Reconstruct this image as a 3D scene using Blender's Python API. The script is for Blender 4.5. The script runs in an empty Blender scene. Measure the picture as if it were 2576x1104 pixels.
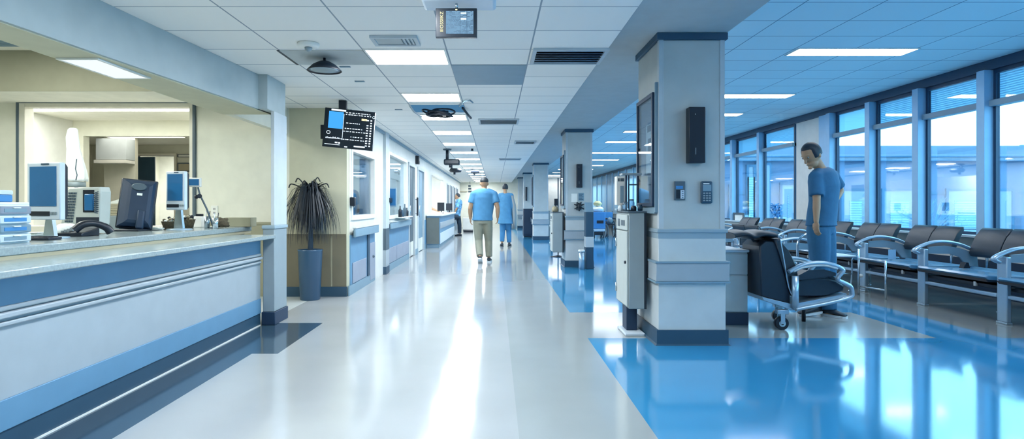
import bpy, bmesh, math, random
from mathutils import Vector, Matrix
random.seed(7)
SC = bpy.context.scene
COL = SC.collection
PI = math.pi

# ------------------------------------------------------------------ camera frame helpers
EYE, F, VX, VY = 1.2, 1500.0, 1245.0, 517.0
def PX(px, Y): return (px - VX) * Y / F
def PZ(py, Y): return EYE - (py - VY) * Y / F
def P(px, py, Y): return Vector((PX(px, Y), Y, PZ(py, Y)))

# ------------------------------------------------------------------ materials
def lin(h):
    c = [int(h[i:i+2], 16) / 255 for i in (0, 2, 4)]
    return tuple(x / 12.92 if x <= .04045 else ((x + .055) / 1.055) ** 2.4 for x in c) + (1,)

MATS = {}
def M(name, col, rough=.5, metal=0, spec=.5, noise=.04, nscale=6, bump=0, trans=0, ior=1.5, coat=0):
    m = bpy.data.materials.new(name); m.use_nodes = True
    nt = m.node_tree; b = nt.nodes['Principled BSDF']
    c = lin(col)
    if noise:
        tc = nt.nodes.new('ShaderNodeTexCoord'); n = nt.nodes.new('ShaderNodeTexNoise')
        n.inputs['Scale'].default_value = nscale; n.inputs['Detail'].default_value = 3
        nt.links.new(tc.outputs['Object'], n.inputs['Vector'])
        r = nt.nodes.new('ShaderNodeValToRGB')
        r.color_ramp.elements[0].position = .3; r.color_ramp.elements[1].position = .7
        r.color_ramp.elements[0].color = tuple(x * (1 - noise) for x in c[:3]) + (1,)
        r.color_ramp.elements[1].color = tuple(min(1, x * (1 + noise)) for x in c[:3]) + (1,)
        nt.links.new(n.outputs['Fac'], r.inputs['Fac'])
        nt.links.new(r.outputs['Color'], b.inputs['Base Color'])
        if bump:
            bp = nt.nodes.new('ShaderNodeBump'); bp.inputs['Strength'].default_value = bump; bp.inputs['Distance'].default_value = .01
            nt.links.new(n.outputs['Fac'], bp.inputs['Height']); nt.links.new(bp.outputs['Normal'], b.inputs['Normal'])
    else:
        b.inputs['Base Color'].default_value = c
    b.inputs['Roughness'].default_value = rough
    b.inputs['Metallic'].default_value = metal
    b.inputs['Specular IOR Level'].default_value = spec
    b.inputs['IOR'].default_value = ior
    b.inputs['Transmission Weight'].default_value = trans
    b.inputs['Coat Weight'].default_value = coat
    MATS[name] = m
    return m

def EM(name, col, strength):
    m = bpy.data.materials.new(name); m.use_nodes = True
    nt = m.node_tree; nt.nodes.clear()
    o = nt.nodes.new('ShaderNodeOutputMaterial'); e = nt.nodes.new('ShaderNodeEmission')
    e.inputs['Color'].default_value = lin(col); e.inputs['Strength'].default_value = strength
    nt.links.new(e.outputs[0], o.inputs[0]); MATS[name] = m
    return m

def GLASS(name, tint, refl=.08):
    m = bpy.data.materials.new(name); m.use_nodes = True
    nt = m.node_tree; nt.nodes.clear()
    o = nt.nodes.new('ShaderNodeOutputMaterial'); mx = nt.nodes.new('ShaderNodeMixShader')
    t = nt.nodes.new('ShaderNodeBsdfTransparent'); g = nt.nodes.new('ShaderNodeBsdfGlossy')
    t.inputs[0].default_value = lin(tint); g.inputs['Roughness'].default_value = .02
    lw = nt.nodes.new('ShaderNodeLayerWeight'); lw.inputs['Blend'].default_value = .25
    mu = nt.nodes.new('ShaderNodeMath'); mu.operation = 'MULTIPLY_ADD'
    mu.inputs[1].default_value = .5; mu.inputs[2].default_value = refl * .5
    nt.links.new(lw.outputs['Fresnel'], mu.inputs[0]); nt.links.new(mu.outputs[0], mx.inputs[0])
    nt.links.new(t.outputs[0], mx.inputs[1]); nt.links.new(g.outputs[0], mx.inputs[2])
    nt.links.new(mx.outputs[0], o.inputs[0]); MATS[name] = m
    return m

def GRID(name, col, line, w, h, ox, oy, rough=.8, mortar=.006, axes='xy', noise=.03):
    """tiles w x h with thin joints, in object space"""
    m = M(name, col, rough, noise=0)
    nt = m.node_tree; b = nt.nodes['Principled BSDF']
    tc = nt.nodes.new('ShaderNodeTexCoord'); mp = nt.nodes.new('ShaderNodeMapping')
    mp.inputs['Location'].default_value = (-ox, -oy, 0)
    src = tc.outputs['Object']
    if axes != 'xy':
        sp = nt.nodes.new('ShaderNodeSeparateXYZ'); cb = nt.nodes.new('ShaderNodeCombineXYZ')
        nt.links.new(src, sp.inputs[0])
        nt.links.new(sp.outputs[axes[0].upper()], cb.inputs[0]); nt.links.new(sp.outputs[axes[1].upper()], cb.inputs[1])
        src = cb.outputs[0]
    nt.links.new(src, mp.inputs['Vector'])
    br = nt.nodes.new('ShaderNodeTexBrick'); br.offset = 0; br.squash = 1
    br.inputs['Scale'].default_value = 1; br.inputs['Mortar Size'].default_value = mortar
    br.inputs['Mortar Smooth'].default_value = 0
    br.inputs['Brick Width'].default_value = w; br.inputs['Row Height'].default_value = h
    c = lin(col)
    br.inputs['Color1'].default_value = tuple(x * (1 - noise) for x in c[:3]) + (1,)
    br.inputs['Color2'].default_value = tuple(min(1, x * (1 + noise)) for x in c[:3]) + (1,)
    br.inputs['Mortar'].default_value = lin(line)
    nt.links.new(mp.outputs[0], br.inputs['Vector']); nt.links.new(br.outputs['Color'], b.inputs['Base Color'])
    return m

M('wall_white', 'D2D2CC', .6); M('wall_cool', 'B9C2C6', .55); M('beige', 'D8D7C8', .7); M('olive', '8f8d76', .65)
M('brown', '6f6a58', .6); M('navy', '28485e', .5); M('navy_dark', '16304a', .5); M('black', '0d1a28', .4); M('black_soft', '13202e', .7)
M('bulk', 'AAB5B6', .7); M('counter', '9CA7AE', .45); M('counter_band', '5F8BAA', .45); M('stone', '93A0A2', .18, nscale=60, noise=.12)
M('stone_dark', '6C7476', .2, nscale=50, noise=.12)
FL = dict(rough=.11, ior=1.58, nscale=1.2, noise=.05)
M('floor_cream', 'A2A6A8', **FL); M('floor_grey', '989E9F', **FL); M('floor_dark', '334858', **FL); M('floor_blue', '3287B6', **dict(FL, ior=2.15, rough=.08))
M('floor_sand', '7A8180', **FL); M('floor_plain', 'A9B0B0', .5)
GRID('tile_left', 'F0EEE8', '949EA6', .695, .525, -1.79, 3.87)
GRID('tile_right', 'D4EAF0', '6f8d9f', .733, .56, 2.9, 6.13)
M('beam_paint', 'B2B8B8', .75); M('ceil_plain', 'EAE7DA', .8)
M('col_paint', 'B5BBBA', .6); M('col_side', 'C9C8C0', .6); M('col_trim', '8FA3AE', .5); M('col_cap', '2F4E66', .5); M('col_panel', 'C2C8C8', .45)
M('white', 'E0E0DA', .45); M('offwhite', 'D8D4C6', .5); M('grey', '8A989E', .45); M('grey_dark', '4C5D68', .5); M('grey_blue', '7894A4', .5)
M('steel', 'B8C8D2', .25, metal=.9); M('chrome', 'D5E2EC', .12, metal=1); M('silver', 'A5BCCC', .3, metal=.55)
M('frame_blue', '8FBBDA', .4); M('frame_dark', '1D3A55', .4); M('sill', 'B9CCD6', .4)
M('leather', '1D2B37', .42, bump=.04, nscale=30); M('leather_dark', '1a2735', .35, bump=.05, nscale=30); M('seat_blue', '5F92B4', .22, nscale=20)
M('cab_grey', '8E9A9C', .5); M('cab_front', 'B4BDBA', .45); M('brown_panel', '69706c', .6)
M('screen_blue', '2A6798', .15); M('screen_dark', '15222e', .1); M('bezel', 'C9D6E0', .35); M('beige_plastic', 'B7BDB6', .45)
M('paper', 'E8ECE6', .8); M('box_blue', '3D83BE', .5); M('tan', 'A9A188', .7); M('wicker', '5c5340', .8, nscale=60, noise=.4)
M('cloth_white', 'EAF0F2', .8); M('cloth_yellow', 'D9D3A4', .8)
M('pot', '2E4F6B', .3); M('leaf', '0d1a26', .5, nscale=30, noise=.2); M('trunk', '26394a', .8, bump=.6, nscale=40); M('soil', '1c2226', .9, bump=.6, nscale=60)
M('shrub', '2F78AE', .7); M('twig', '6f94ae', .8)
M('skin', 'B08A6A', .55); M('skin_shade', '8F7A62', .55); M('hair', '1b2732', .6, nscale=80, noise=.3); M('hair_grey', '2b3237', .6)
M('shirt_blue', '4A86AE', .8, nscale=11, noise=.07, bump=.55); M('scrub', '2C6488', .8, nscale=11, noise=.07, bump=.55); M('gown', '4A86AE', .85, nscale=11, noise=.07, bump=.55); M('trouser_blue', '3C7BA8', .8, nscale=11, noise=.07, bump=.55)
M('khaki', '8C8C7C', .8, nscale=11, noise=.07, bump=.55); M('dark_trouser', '1f3345', .8); M('shoe', '22303c', .5); M('shoe_sole', 'D8E2E8', .6); M('coat_grey', '8f989a', .8)
M('patterned', '5a8fb8', .8, nscale=14, noise=.7); M('eye', '101820', .2)
M('ext_wall', '62708A', .8); M('ext_light', '8A93A2', .8); M('ext_band', '566a80', .8); M('ext_frame', '3f6480', .7); M('ext_ground', '8FA8B8', .9); M('ext_roof', '6C7B90', .8)
def TRANSLUCENT(name, col):
    m = M(name, col, .7, noise=0); nt = m.node_tree; b = nt.nodes['Principled BSDF']; o = nt.nodes['Material Output']
    t = nt.nodes.new('ShaderNodeBsdfTranslucent'); t.inputs[0].default_value = lin(col); mx = nt.nodes.new('ShaderNodeMixShader'); mx.inputs[0].default_value = .72
    nt.links.new(b.outputs[0], mx.inputs[1]); nt.links.new(t.outputs[0], mx.inputs[2]); nt.links.new(mx.outputs[0], o.inputs[0])
TRANSLUCENT('blind', 'CDE4EE')
TRANSLUCENT('curtain', 'EEF2F2')
GRID('ext_blind', '9DB9C6', '6d93a8', 40, .12, 0, 0, axes='xz', mortar=.02)
GLASS('glass', 'F2F8FC'); GLASS('glass_in', 'E4F1FA', .12); GLASS('glass_case', 'E8F2F8', .02)
LIGHT = EM('lamp_corridor', 'F0F7FD', 32.0)
LIGHT2 = EM('lamp_bay', 'F4F8FA', 14.0)
LIGHT3 = EM('lamp_warm', 'F6FAF2', 14.0)
LIGHT5 = EM('lamp_ward', 'EAF5FF', 26.0)
LIGHT4 = EM('lamp_room', 'F4F8F4', 13.0)
EM('screen_lit', '3A8CCB', 1.0); EM('text_lit', 'D8ECFA', 1.0); EM('text_yellow', 'E6DFAE', 1.0); EM('screen_grey', '6F93AF', .8); EM('hatch_glow', '3f6a8c', .8)
MATS['tv_black'] = M('tv_black', '101c28', .25)

# ------------------------------------------------------------------ shapes
class S:
    def __init__(s): s.bm = bmesh.new(); s.mi = 0
    def _f(s, vs, smooth=False):
        try: f = s.bm.faces.new(vs)
        except ValueError: return None
        f.material_index = s.mi; f.smooth = smooth; return f
    def box(s, x0, x1, y0, y1, z0, z1, bev=0, seg=2):
        x0, x1 = min(x0, x1), max(x0, x1); y0, y1 = min(y0, y1), max(y0, y1); z0, z1 = min(z0, z1), max(z0, z1)
        v = [s.bm.verts.new(p) for p in ((x0,y0,z0),(x1,y0,z0),(x1,y1,z0),(x0,y1,z0),(x0,y0,z1),(x1,y0,z1),(x1,y1,z1),(x0,y1,z1))]
        fs = [s._f([v[i] for i in q]) for q in ((0,3,2,1),(4,5,6,7),(0,1,5,4),(1,2,6,5),(2,3,7,6),(3,0,4,7))]
        if bev:
            bev = min(bev, .49 * min(x1-x0, y1-y0, z1-z0))
            es = list({e for f in fs for e in f.edges})
            r = bmesh.ops.bevel(s.bm, geom=es, offset=bev, segments=seg, affect='EDGES', profile=.5)
            for f in r['faces']: f.material_index = s.mi; f.smooth = True
        return s
    def rings(s, rings, caps=True, closed=False, smooth=True):
        R = [[s.bm.verts.new(p) for p in r] for r in rings]
        n = len(R[0]); m = len(R)
        for i in range(m if closed else m - 1):
            a, b = R[i], R[(i + 1) % m]
            for k in range(n): s._f([a[k], a[(k+1) % n], b[(k+1) % n], b[k]], smooth)
        if caps and not closed:
            s._f(R[0][::-1]); s._f(R[-1])
        return s
    def cyl(s, p0, p1, r0, r1=None, seg=14, smooth=True):
        r1 = r0 if r1 is None else r1
        p0, p1 = Vector(p0), Vector(p1); d = (p1 - p0).normalized()
        a = d.orthogonal().normalized(); b = d.cross(a)
        return s.rings([[p + (a*math.cos(2*PI*k/seg) + b*math.sin(2*PI*k/seg)) * r for k in range(seg)] for p, r in ((p0, r0), (p1, r1))], smooth=smooth)
    def tube(s, pts, r, seg=8, closed=False, flat=None):
        pts = [Vector(p) for p in pts]; n = len(pts); out = []; prev = None
        for i, p in enumerate(pts):
            q0 = pts[(i-1) % n] if (closed or i > 0) else p
            q1 = pts[(i+1) % n] if (closed or i < n-1) else p
            d = (q1 - q0).normalized()
            if prev is None: a = d.orthogonal().normalized() if flat is None else (Vector(flat) - d * d.dot(Vector(flat))).normalized()
            else:
                a = prev - d * prev.dot(d); a = a.normalized() if a.length > 1e-6 else d.orthogonal().normalized()
            prev = a; b = d.cross(a)
            rr = r[min(i, len(r)-1)] if isinstance(r, list) else r
            ra, rb = rr if isinstance(rr, tuple) else (rr, rr)
            out.append([p + a*math.cos(2*PI*k/seg)*ra + b*math.sin(2*PI*k/seg)*rb for k in range(seg)])
        return s.rings(out, closed=closed)
    def lathe(s, prof, c=(0,0,0), seg=24):
        return s.rings([[Vector((c[0]+r*math.cos(2*PI*k/seg), c[1]+r*math.sin(2*PI*k/seg), c[2]+z)) for k in range(seg)] for r, z in prof])
    def prism(s, pts, axis, a0, a1, bev=0, smooth=False):
        def mk(p, a): return {'x': (a, p[0], p[1]), 'y': (p[0], a, p[1]), 'z': (p[0], p[1], a)}[axis]
        A = [s.bm.verts.new(mk(p, a0)) for p in pts]; B = [s.bm.verts.new(mk(p, a1)) for p in pts]
        n = len(pts); fs = [s._f(A[::-1]), s._f(B)]
        for k in range(n): fs.append(s._f([A[k], A[(k+1) % n], B[(k+1) % n], B[k]], smooth))
        if bev:
            es = list({e for f in fs[:2] if f for e in f.edges})
            r = bmesh.ops.bevel(s.bm, geom=es, offset=bev, segments=2, affect='EDGES', profile=.5)
            for f in r['faces']: f.material_index = s.mi; f.smooth = True
        return s
    def ball(s, c, rx, ry=None, rz=None, seg=16, rot=None):
        ry = rx if ry is None else ry; rz = rx if rz is None else rz
        m = Matrix.Translation(c) @ (rot.to_4x4() if rot else Matrix.Identity(4)) @ Matrix.Diagonal((rx, ry, rz, 1))
        r = bmesh.ops.create_uvsphere(s.bm, u_segments=seg, v_segments=max(6, seg*2//3), radius=1, matrix=m)
        for v in r['verts']:
            for f in v.link_faces: f.smooth = True; f.material_index = s.mi
        return s
    def quad(s, a, b, c, d): s._f([s.bm.verts.new(p) for p in (a, b, c, d)]); return s
    def xf(s, m):
        bmesh.ops.transform(s.bm, matrix=m, verts=s.bm.verts); return s

ORI = {}
def obj(name, s, mat, parent=None, loc=None):
    me = bpy.data.meshes.new(name)
    if isinstance(s, S):
        bmesh.ops.recalc_face_normals(s.bm, faces=s.bm.faces)
        s.bm.to_mesh(me); s.bm.free()
    else: me = s; me.name = name
    mats = mat if isinstance(mat, (list, tuple)) else [mat]
    if not isinstance(s, S): me.materials.clear()
    for m in mats: me.materials.append(MATS[m] if isinstance(m, str) else m)
    o = bpy.data.objects.new(name, me); COL.objects.link(o)
    if parent is not None:
        o.parent = parent; og = ORI.get(parent.name, Vector((0,0,0)))
    else: og = Vector(loc) if loc is not None else Vector((0,0,0)); o.location = og
    if og.length: me.transform(Matrix.Translation(-og))
    ORI[o.name] = og.copy()
    return o
def tag(o, label=None, cat=None, group=None, kind=None):
    if label: o['label'] = label
    if cat: o['category'] = cat
    if group: o['group'] = group
    if kind: o['kind'] = kind
    return o
def thing(name, label, cat, loc=(0,0,0), group=None, kind=None):
    o = bpy.data.objects.new(name, None); COL.objects.link(o); o.location = loc
    o.empty_display_size = .1
    ORI[o.name] = Vector(loc)
    return tag(o, label, cat, group, kind)
def one(name, s, mat, label, cat, group=None, loc=None):
    return tag(obj(name, s, mat, None, loc), label, cat, group)
def struct(name, s, mat, parent=None, label=None):
    o = obj(name, s, mat, parent)
    if parent is None: o['kind'] = 'structure'
    if label: o['label'] = label
    return o
def copy_tree(o, parent=None):
    c = o.copy(); COL.objects.link(c); c.parent = parent
    for ch in list(o.children): copy_tree(ch, c)
    return c
def dup(o, loc, label=None, rz=None, group=None):
    c = copy_tree(o); c.location = loc
    if rz is not None: c.rotation_euler = (0, 0, rz)
    if label: c['label'] = label
    if group: c['group'] = group
    return c
def part_label(o, l): o['label'] = l; return o
def B(*a, **k): return S().box(*a, **k)
def arc(pts, n=8):
    """smooth catmull-rom through points"""
    p = [Vector(q) for q in pts]; out = []
    for i in range(len(p) - 1):
        a, b, c, d = p[max(0, i-1)], p[i], p[i+1], p[min(len(p)-1, i+2)]
        for k in range(n):
            t = k / n
            out.append(.5 * ((2*b) + (c-a)*t + (2*a-5*b+4*c-d)*t*t + (3*b-a-3*c+d)*t**3))
    out.append(p[-1]); return out
def text_shape(txt, size, depth=.002):
    cu = bpy.data.curves.new('lettering', 'FONT'); cu.body = txt; cu.size = size; cu.extrude = depth; cu.align_x = 'CENTER'; cu.align_y = 'CENTER'
    o = bpy.data.objects.new('lettering', cu); COL.objects.link(o)
    bpy.context.view_layer.update()
    me = bpy.data.meshes.new_from_object(o.evaluated_get(bpy.context.evaluated_depsgraph_get()))
    bpy.data.objects.remove(o); s = S(); s.bm.from_mesh(me); return s

# ------------------------------------------------------------------ camera, world, view
cam = bpy.data.objects.new('camera', bpy.data.cameras.new('camera')); COL.objects.link(cam)
cam.location = (0, 0, EYE); cam.rotation_euler = (PI/2, 0, 0)
cam.data.sensor_fit = 'HORIZONTAL'; cam.data.sensor_width = 36; cam.data.lens = 36 * F / 2576
cam.data.shift_x = (1288 - VX) / 2576; cam.data.shift_y = -(552 - VY) / 2576
cam.data.clip_start = .05; cam.data.clip_end = 300
SC.camera = cam
SC.view_settings.view_transform = 'Standard'; SC.view_settings.look = 'None'
SC.view_settings.exposure = 0.8; SC.view_settings.gamma = 1.0
SC.cycles.use_denoising = True
SC.cycles.max_bounces = 8; SC.cycles.diffuse_bounces = 5; SC.cycles.glossy_bounces = 4; SC.cycles.transparent_max_bounces = 16
SC.cycles.caustics_reflective = False; SC.cycles.caustics_refractive = False; SC.cycles.sample_clamp_indirect = 8
w = bpy.data.worlds.new('world'); SC.world = w; w.use_nodes = True
bg = w.node_tree.nodes['Background']
bg.inputs[0].default_value = (.33, .74, 1, 1)
bg.inputs[1].default_value = 5.0

# ================================================================== SETTING
WX = 6.5          # window wall
# ---- floor, one surface laid in coloured sheets
xs = [-9.6, -2.9, -2.36, -1.97, -1.76, .125, .84, 4.0, 4.6, WX]
ys = [-2.6, 4.83, 5.4, 6.1, 6.7, 7.95, 41]
fl = S(); FM = ['floor_cream', 'floor_grey', 'floor_dark', 'floor_blue', 'floor_sand', 'floor_plain']
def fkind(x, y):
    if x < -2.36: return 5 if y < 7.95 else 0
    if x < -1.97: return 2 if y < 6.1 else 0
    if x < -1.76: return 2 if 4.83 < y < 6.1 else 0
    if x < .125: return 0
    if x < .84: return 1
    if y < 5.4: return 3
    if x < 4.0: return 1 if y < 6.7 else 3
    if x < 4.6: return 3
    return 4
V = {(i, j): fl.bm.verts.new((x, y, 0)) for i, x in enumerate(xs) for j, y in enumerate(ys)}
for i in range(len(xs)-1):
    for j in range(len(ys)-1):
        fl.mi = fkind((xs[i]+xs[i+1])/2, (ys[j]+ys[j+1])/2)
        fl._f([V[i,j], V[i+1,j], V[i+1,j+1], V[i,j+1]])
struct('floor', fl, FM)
st = B(-2.0, -1.985, 2.2, 2.21, .0, .001)
# ---- ceilings
struct('ceiling', B(-2.75, .93, -2.5, 33.4, 2.49, 2.6), 'tile_left')
struct('ceiling_right', B(2.0, WX, -2.5, 40, 3.1, 3.2), 'tile_right')
struct('beam', B(.93, 2.0, -2.5, 40, 2.69, 3.2), 'beam_paint')
struct('ceiling_station', B(-9.5, -2.75, -2.5, 7.2, 3.05, 3.15), 'ceil_plain')
M('olive_shaded', '908F7C', .7)  # olive face paint, set darker to stand for the weaker light up here
struct('ceiling_station_low', B(-9.5, -3.98, 7.115, 7.89, 2.56, 2.6), 'ceil_plain')
struct('trim_station_header', B(-9.5, -3.97, 7.105, 7.3, 2.562, 3.05), 'olive_shaded')
# ---- back of the hall, behind the camera
struct('wall_back', B(-9.6, WX, -2.7, -2.5, 0, 3.2), 'wall_white')
# ---- far end walls
struct('wall_far', B(-5.2, 1.3, 33.3, 33.5, 0, 2.7), 'beige')
struct('wall_far_right', B(.9, WX, 40, 40.2, 0, 3.2), 'wall_white')
# ---- outer shell of the building
struct('roof', B(-9.75, WX+.2, -2.7, 40.2, 3.2, 3.35), 'wall_white')
struct('wall_outer_left', B(-9.75, -9.6, -2.7, 40.2, 0, 3.2), 'beige')
struct('wall_outer_far', B(-9.6, .9, 40, 40.2, 0, 3.2), 'wall_white')
# ---- bulkhead over the counter
bk = S(); bx = lambda y: -2.53 + .073 * (y - 3.05)
bk.prism([(-2.79, -2.5), (bx(-.3), -.3), (bx(6.2), 6.2), (-2.8, 6.2), (-2.8, -2.5)], 'z', 2.15, 2.489)
struct('trim_bulkhead', bk, 'bulk')
M('soffit_tan', 'C2BEA4', .7)
struct('trim_soffit', S().prism([(bx(-.3)-.02, -.3), (bx(6.18)-.02, 6.18), (-2.82, 6.18), (-2.82, -.3)], 'z', 2.143, 2.15), 'soffit_tan')
struct('trim_station_side', B(-2.82, -2.74, -2.5, 7.88, 2.15, 3.15), 'beige')
# ---- post at the counter end
post = thing('pillar', None, None, (-2.28, 6.18, 0), kind='structure')
obj('pedestal', S().box(-2.335, -2.22, 6.0, 6.36, .13, .965, .006), 'grey', post)
obj('plinth', S().box(-2.345, -2.208, 5.985, 6.37, 0, .13, .006), 'navy_dark', post)
obj('band', S().box(-2.345, -2.21, 5.99, 6.37, .965, 1.0, .006), 'col_trim', post)
obj('shaft', S().box(-2.255, -2.22, 6.0, 6.36, 1.0, 2.15, .004), 'wall_cool', post)
obj('capital', S().box(-2.36, -2.235, 5.86, 6.36, 2.15, 2.489, .004), 'bulk', post)
# ---- station wall with the wide pass-through window
sw = S()
sw.box(-9.5, -6.29, 7.89, 8.0, 0, 3.05); sw.box(-3.97, -2.72, 7.89, 8.0, 0, 2.49); sw.box(-3.97, -2.75, 7.89, 8.0, 2.49, 3.05)
sw.box(-6.29, -3.97, 7.89, 8.0, 0, .85); sw.box(-6.29, -3.97, 7.89, 8.0, 2.56, 3.05)
struct("wall_station", sw, "beige")
M("beige_shaded", "BCBAA2", .7)  # darker copy of the station beige; the shade by the palm is painted in
struct("wall_corner", B(-2.72, -1.96, 7.89, 8.0, 0, 2.49), "beige_shaded")
struct('trim_station', S().box(-3.9, -2.76, 7.875, 7.889, 0, .95).box(-3.9, -2.76, 7.865, 7.889, .95, .98), 'olive')
wp = S().box(-2.75, -2.17, 7.872, 7.889, .13, .80).box(-2.145, -1.965, 7.872, 7.889, .13, .80).box(-2.75, -1.965, 7.868, 7.889, .80, .825)
struct('trim_wainscot', wp, 'brown')
struct('baseboard_station', S().box(-2.75, -1.955, 7.86, 7.889, 0, .13), 'navy')
wf = thing('window_station', None, None, (-5.13, 7.89, .85), kind='structure')
f = S()
for a, b, c, d in ((-6.29,-6.2,.85,2.56),(-4.03,-3.97,.85,2.56),(-6.2,-4.03,2.5,2.56),(-6.2,-4.03,.85,.93)): f.box(a, b, 7.86, 8.02, c, d, .006)
obj('window_frame', f, 'offwhite', wf)
f = S()
for a, b, c, d in ((-6.31,-6.275,.85,2.585),(-3.985,-3.95,.85,2.585),(-6.275,-3.985,2.55,2.585)): f.box(a, b, 7.85, 7.888, c, d, .004)
obj('casing', f, 'grey_dark', wf)
# ---- room behind the pass-through
struct('wall_inner_left', B(-7.3, -7.15, 8.0, 10.1, 0, 2.64), 'wall_white')
iw = S().box(-7.15, -6.97, 10.1, 10.25, 0, 2.64).box(-6.97, -4.6, 10.1, 10.25, 2.38, 2.64).box(-4.6, -3.95, 10.1, 10.25, 0, 2.64)
struct('wall_inner_back', iw, 'beige')
struct('ceiling_inner', B(-7.3, -3.95, 8.0, 10.25, 2.64, 2.75), 'ceil_plain')
struct('wall_inner_right', B(-3.97, -3.85, 8.0, 14, 0, 2.75), 'beige')
hw = S().box(-9.5, -8.42, 14, 14.15, 0, 2.62).box(-8.42, -7.5, 14, 14.15, 2.37, 2.62).box(-7.5, -3.9, 14, 14.15, 0, 2.62)
struct('wall_hall_back', hw, 'beige')
struct('wall_hall_left', B(-9.6, -9.45, 10.1, 17, 0, 2.62), 'beige')
struct('ceiling_hall', B(-9.5, -3.9, 10.25, 17, 2.62, 2.75), 'ceil_plain')
struct('wall_hall_end', B(-9.5, -5, 16.8, 17, 0, 2.62), 'white')
dr = thing('door_1', None, None, (-8.2, 14.05, 0), kind='structure')
obj('door_leaf', B(-8.42, -7.96, 13.95, 13.99, 0, 2.34, bev=.005), 'navy', dr)
obj('door_frame', S().box(-8.47, -8.42, 13.93, 14.16, 0, 2.42).box(-7.5, -7.45, 13.93, 14.16, 0, 2.42).box(-8.42, -7.5, 13.93, 14.16, 2.37, 2.42), 'offwhite', dr)
obj('door_handle', S().cyl((-8.02, 13.95, 1.0), (-8.02, 13.9, 1.0), .012).cyl((-8.02, 13.9, 1.0), (-8.12, 13.9, 1.0), .01), 'steel', dr)

# ---- corridor left wall (X = -1.95) with openings
LX = -1.95
def lwall(name, segs, mat, t=.12, face=0):
    s = S()
    for y0, y1, z0, z1 in segs: s.box(LX - t, LX + face, y0, y1, z0, z1)
    return struct(name, s, mat)
ops = [(8.12, 9.6, 1.05, 1.95), (10.95, 13.1, 1.0, 2.15), (13.45, 14.35, 0, 2.12), (15.0, 16.2, 0, 2.12), (18.4, 22.6, .9, 2.15)]
segs = []; y = 8.0
for a, b, z0, z1 in ops:
    segs.append((y, a, 0, 2.49))
    if z0 > 0: segs.append((a, b, 0, z0))
    segs.append((a, b, z1, 2.49)); y = b
segs.append((y, 33.3, 0, 2.49))
lwall('wall_left', segs, 'wall_white')
lower = [(8.0, 9.62, .13, .8), (10.75, 13.4, .13, .8), (16.25, 33, .13, .8)]
s = S()
for y0, y1, z0, z1 in lower: s.box(LX, LX + .012, y0, y1, z0, z1)
struct('trim_left', s, 'counter_band')
s = S()
for y0, y1 in ((7.9, 9.62), (10.75, 13.4), (14.42, 14.95), (16.25, 33)): s.box(LX, LX + .02, y0, y1, 0, .13)
struct('baseboard_left', s, 'grey_blue')
struct('trim_left_top', B(LX, LX + .03, 8.0, 33.3, 2.44, 2.488), 'grey_blue')
# pilaster
pil = thing('pilaster', None, None, (-1.97, 10.55, 0), kind='structure')
obj('shaft', B(-2.05, -1.9, 10.4, 10.72, .8, 2.488), 'wall_cool', pil)
obj('wainscot', B(-2.052, -1.898, 10.398, 10.72, .42, .8), 'grey_dark', pil)
obj('kick_panel', B(-2.052, -1.898, 10.398, 10.72, .13, .42), 'counter', pil)
obj('base', B(-2.056, -1.894, 10.394, 10.72, 0, .13), 'navy', pil)
# windows in that wall
def inner_window(n, y0, y1, z0, z1, curtain=None):
    t = thing('window_%d' % n, None, None, (LX, (y0+y1)/2, z0), kind='structure')
    s = S(); e = .05
    for a, b, c, d in ((y0-e, y0+.012, z0-e, z1+e), (y1-.012, y1+e, z0-e, z1+e), (y0+.012, y1-.012, z1-.012, z1+e), (y0+.012, y1-.012, z0-e, z0+.012)): s.box(LX-.13, LX+.02, a, b, c, d, .004)
    obj('window_frame', s, 'white', t)
    obj('pane', B(LX-.06, LX-.05, y0, y1, z0, z1), 'glass_in', t)
    if curtain:
        s = S(); a, b = curtain; n_ = 24
        pts = [(LX-.09 + .018*math.sin(k*1.9), a + (b-a)*k/n_) for k in range(n_+1)]
        pts += [(p[0]-.006, p[1]) for p in pts[::-1]]
        s.prism(pts, 'z', z0+.02, z1-.02, smooth=True)
        obj('curtain', s, 'grey_blue', t)
    return t
inner_window(1, 8.12, 9.6, 1.05, 1.95, (9.0, 9.58))
inner_window(2, 10.95, 13.1, 1.0, 2.15)
# rooms behind the left wall: white and lit
struct('wall_ward', S().box(-3.84, -3.74, 8.0, 17.5, 0, 2.6), 'wall_white')
for i_, y_ in enumerate((10.5, 13.22, 17.4)): struct('wall_ward_%d' % (i_+1), B(-3.74, LX-.13, y_, y_+.1, 0, 2.6), 'wall_white')
struct('ceiling_ward', B(-3.9, -2.75, 8.0, 33.4, 2.6, 2.7), 'white')
struct('wall_desk_side', B(-3.9, LX-.13, 23.3, 23.4, 0, 2.6), 'wall_white')
struct('wall_desk_back', B(-4.0, -3.9, 17.5, 33.3, 0, 2.6), 'wall_white')

def side_door(n, y0, y1, zt, col, label):
    t = thing('door_%d' % n, None, None, (LX, (y0+y1)/2, 0), kind='structure')
    s = S()
    for a, b, c, d in ((y0-.06, y0+.012, 0, zt+.06), (y1-.012, y1+.06, 0, zt+.06), (y0+.012, y1-.012, zt-.012, zt+.06)): s.box(LX-.13, LX+.03, a, b, c, d, .004)
    obj('door_frame', s, 'wall_cool', t)
    m = (y0+y1)/2
    for a, b in ((y0, m-.01), (m+.01, y1)):
        l = obj('door_leaf', B(LX-.06, LX-.02, a, b, .01, zt), col, t)
        obj('kick_plate', B(LX-.02, LX-.012, a+.04, b-.04, .02, .35), 'white', l)
    obj('door_handle', S().cyl((LX-.02, m-.06, .9), (LX-.02, m-.06, 1.2), .014), 'steel', t)
side_door(2, 13.45, 14.35, 2.12, 'grey_dark', 0)
side_door(3, 15.0, 16.2, 2.12, 'grey_blue', 0)
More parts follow.
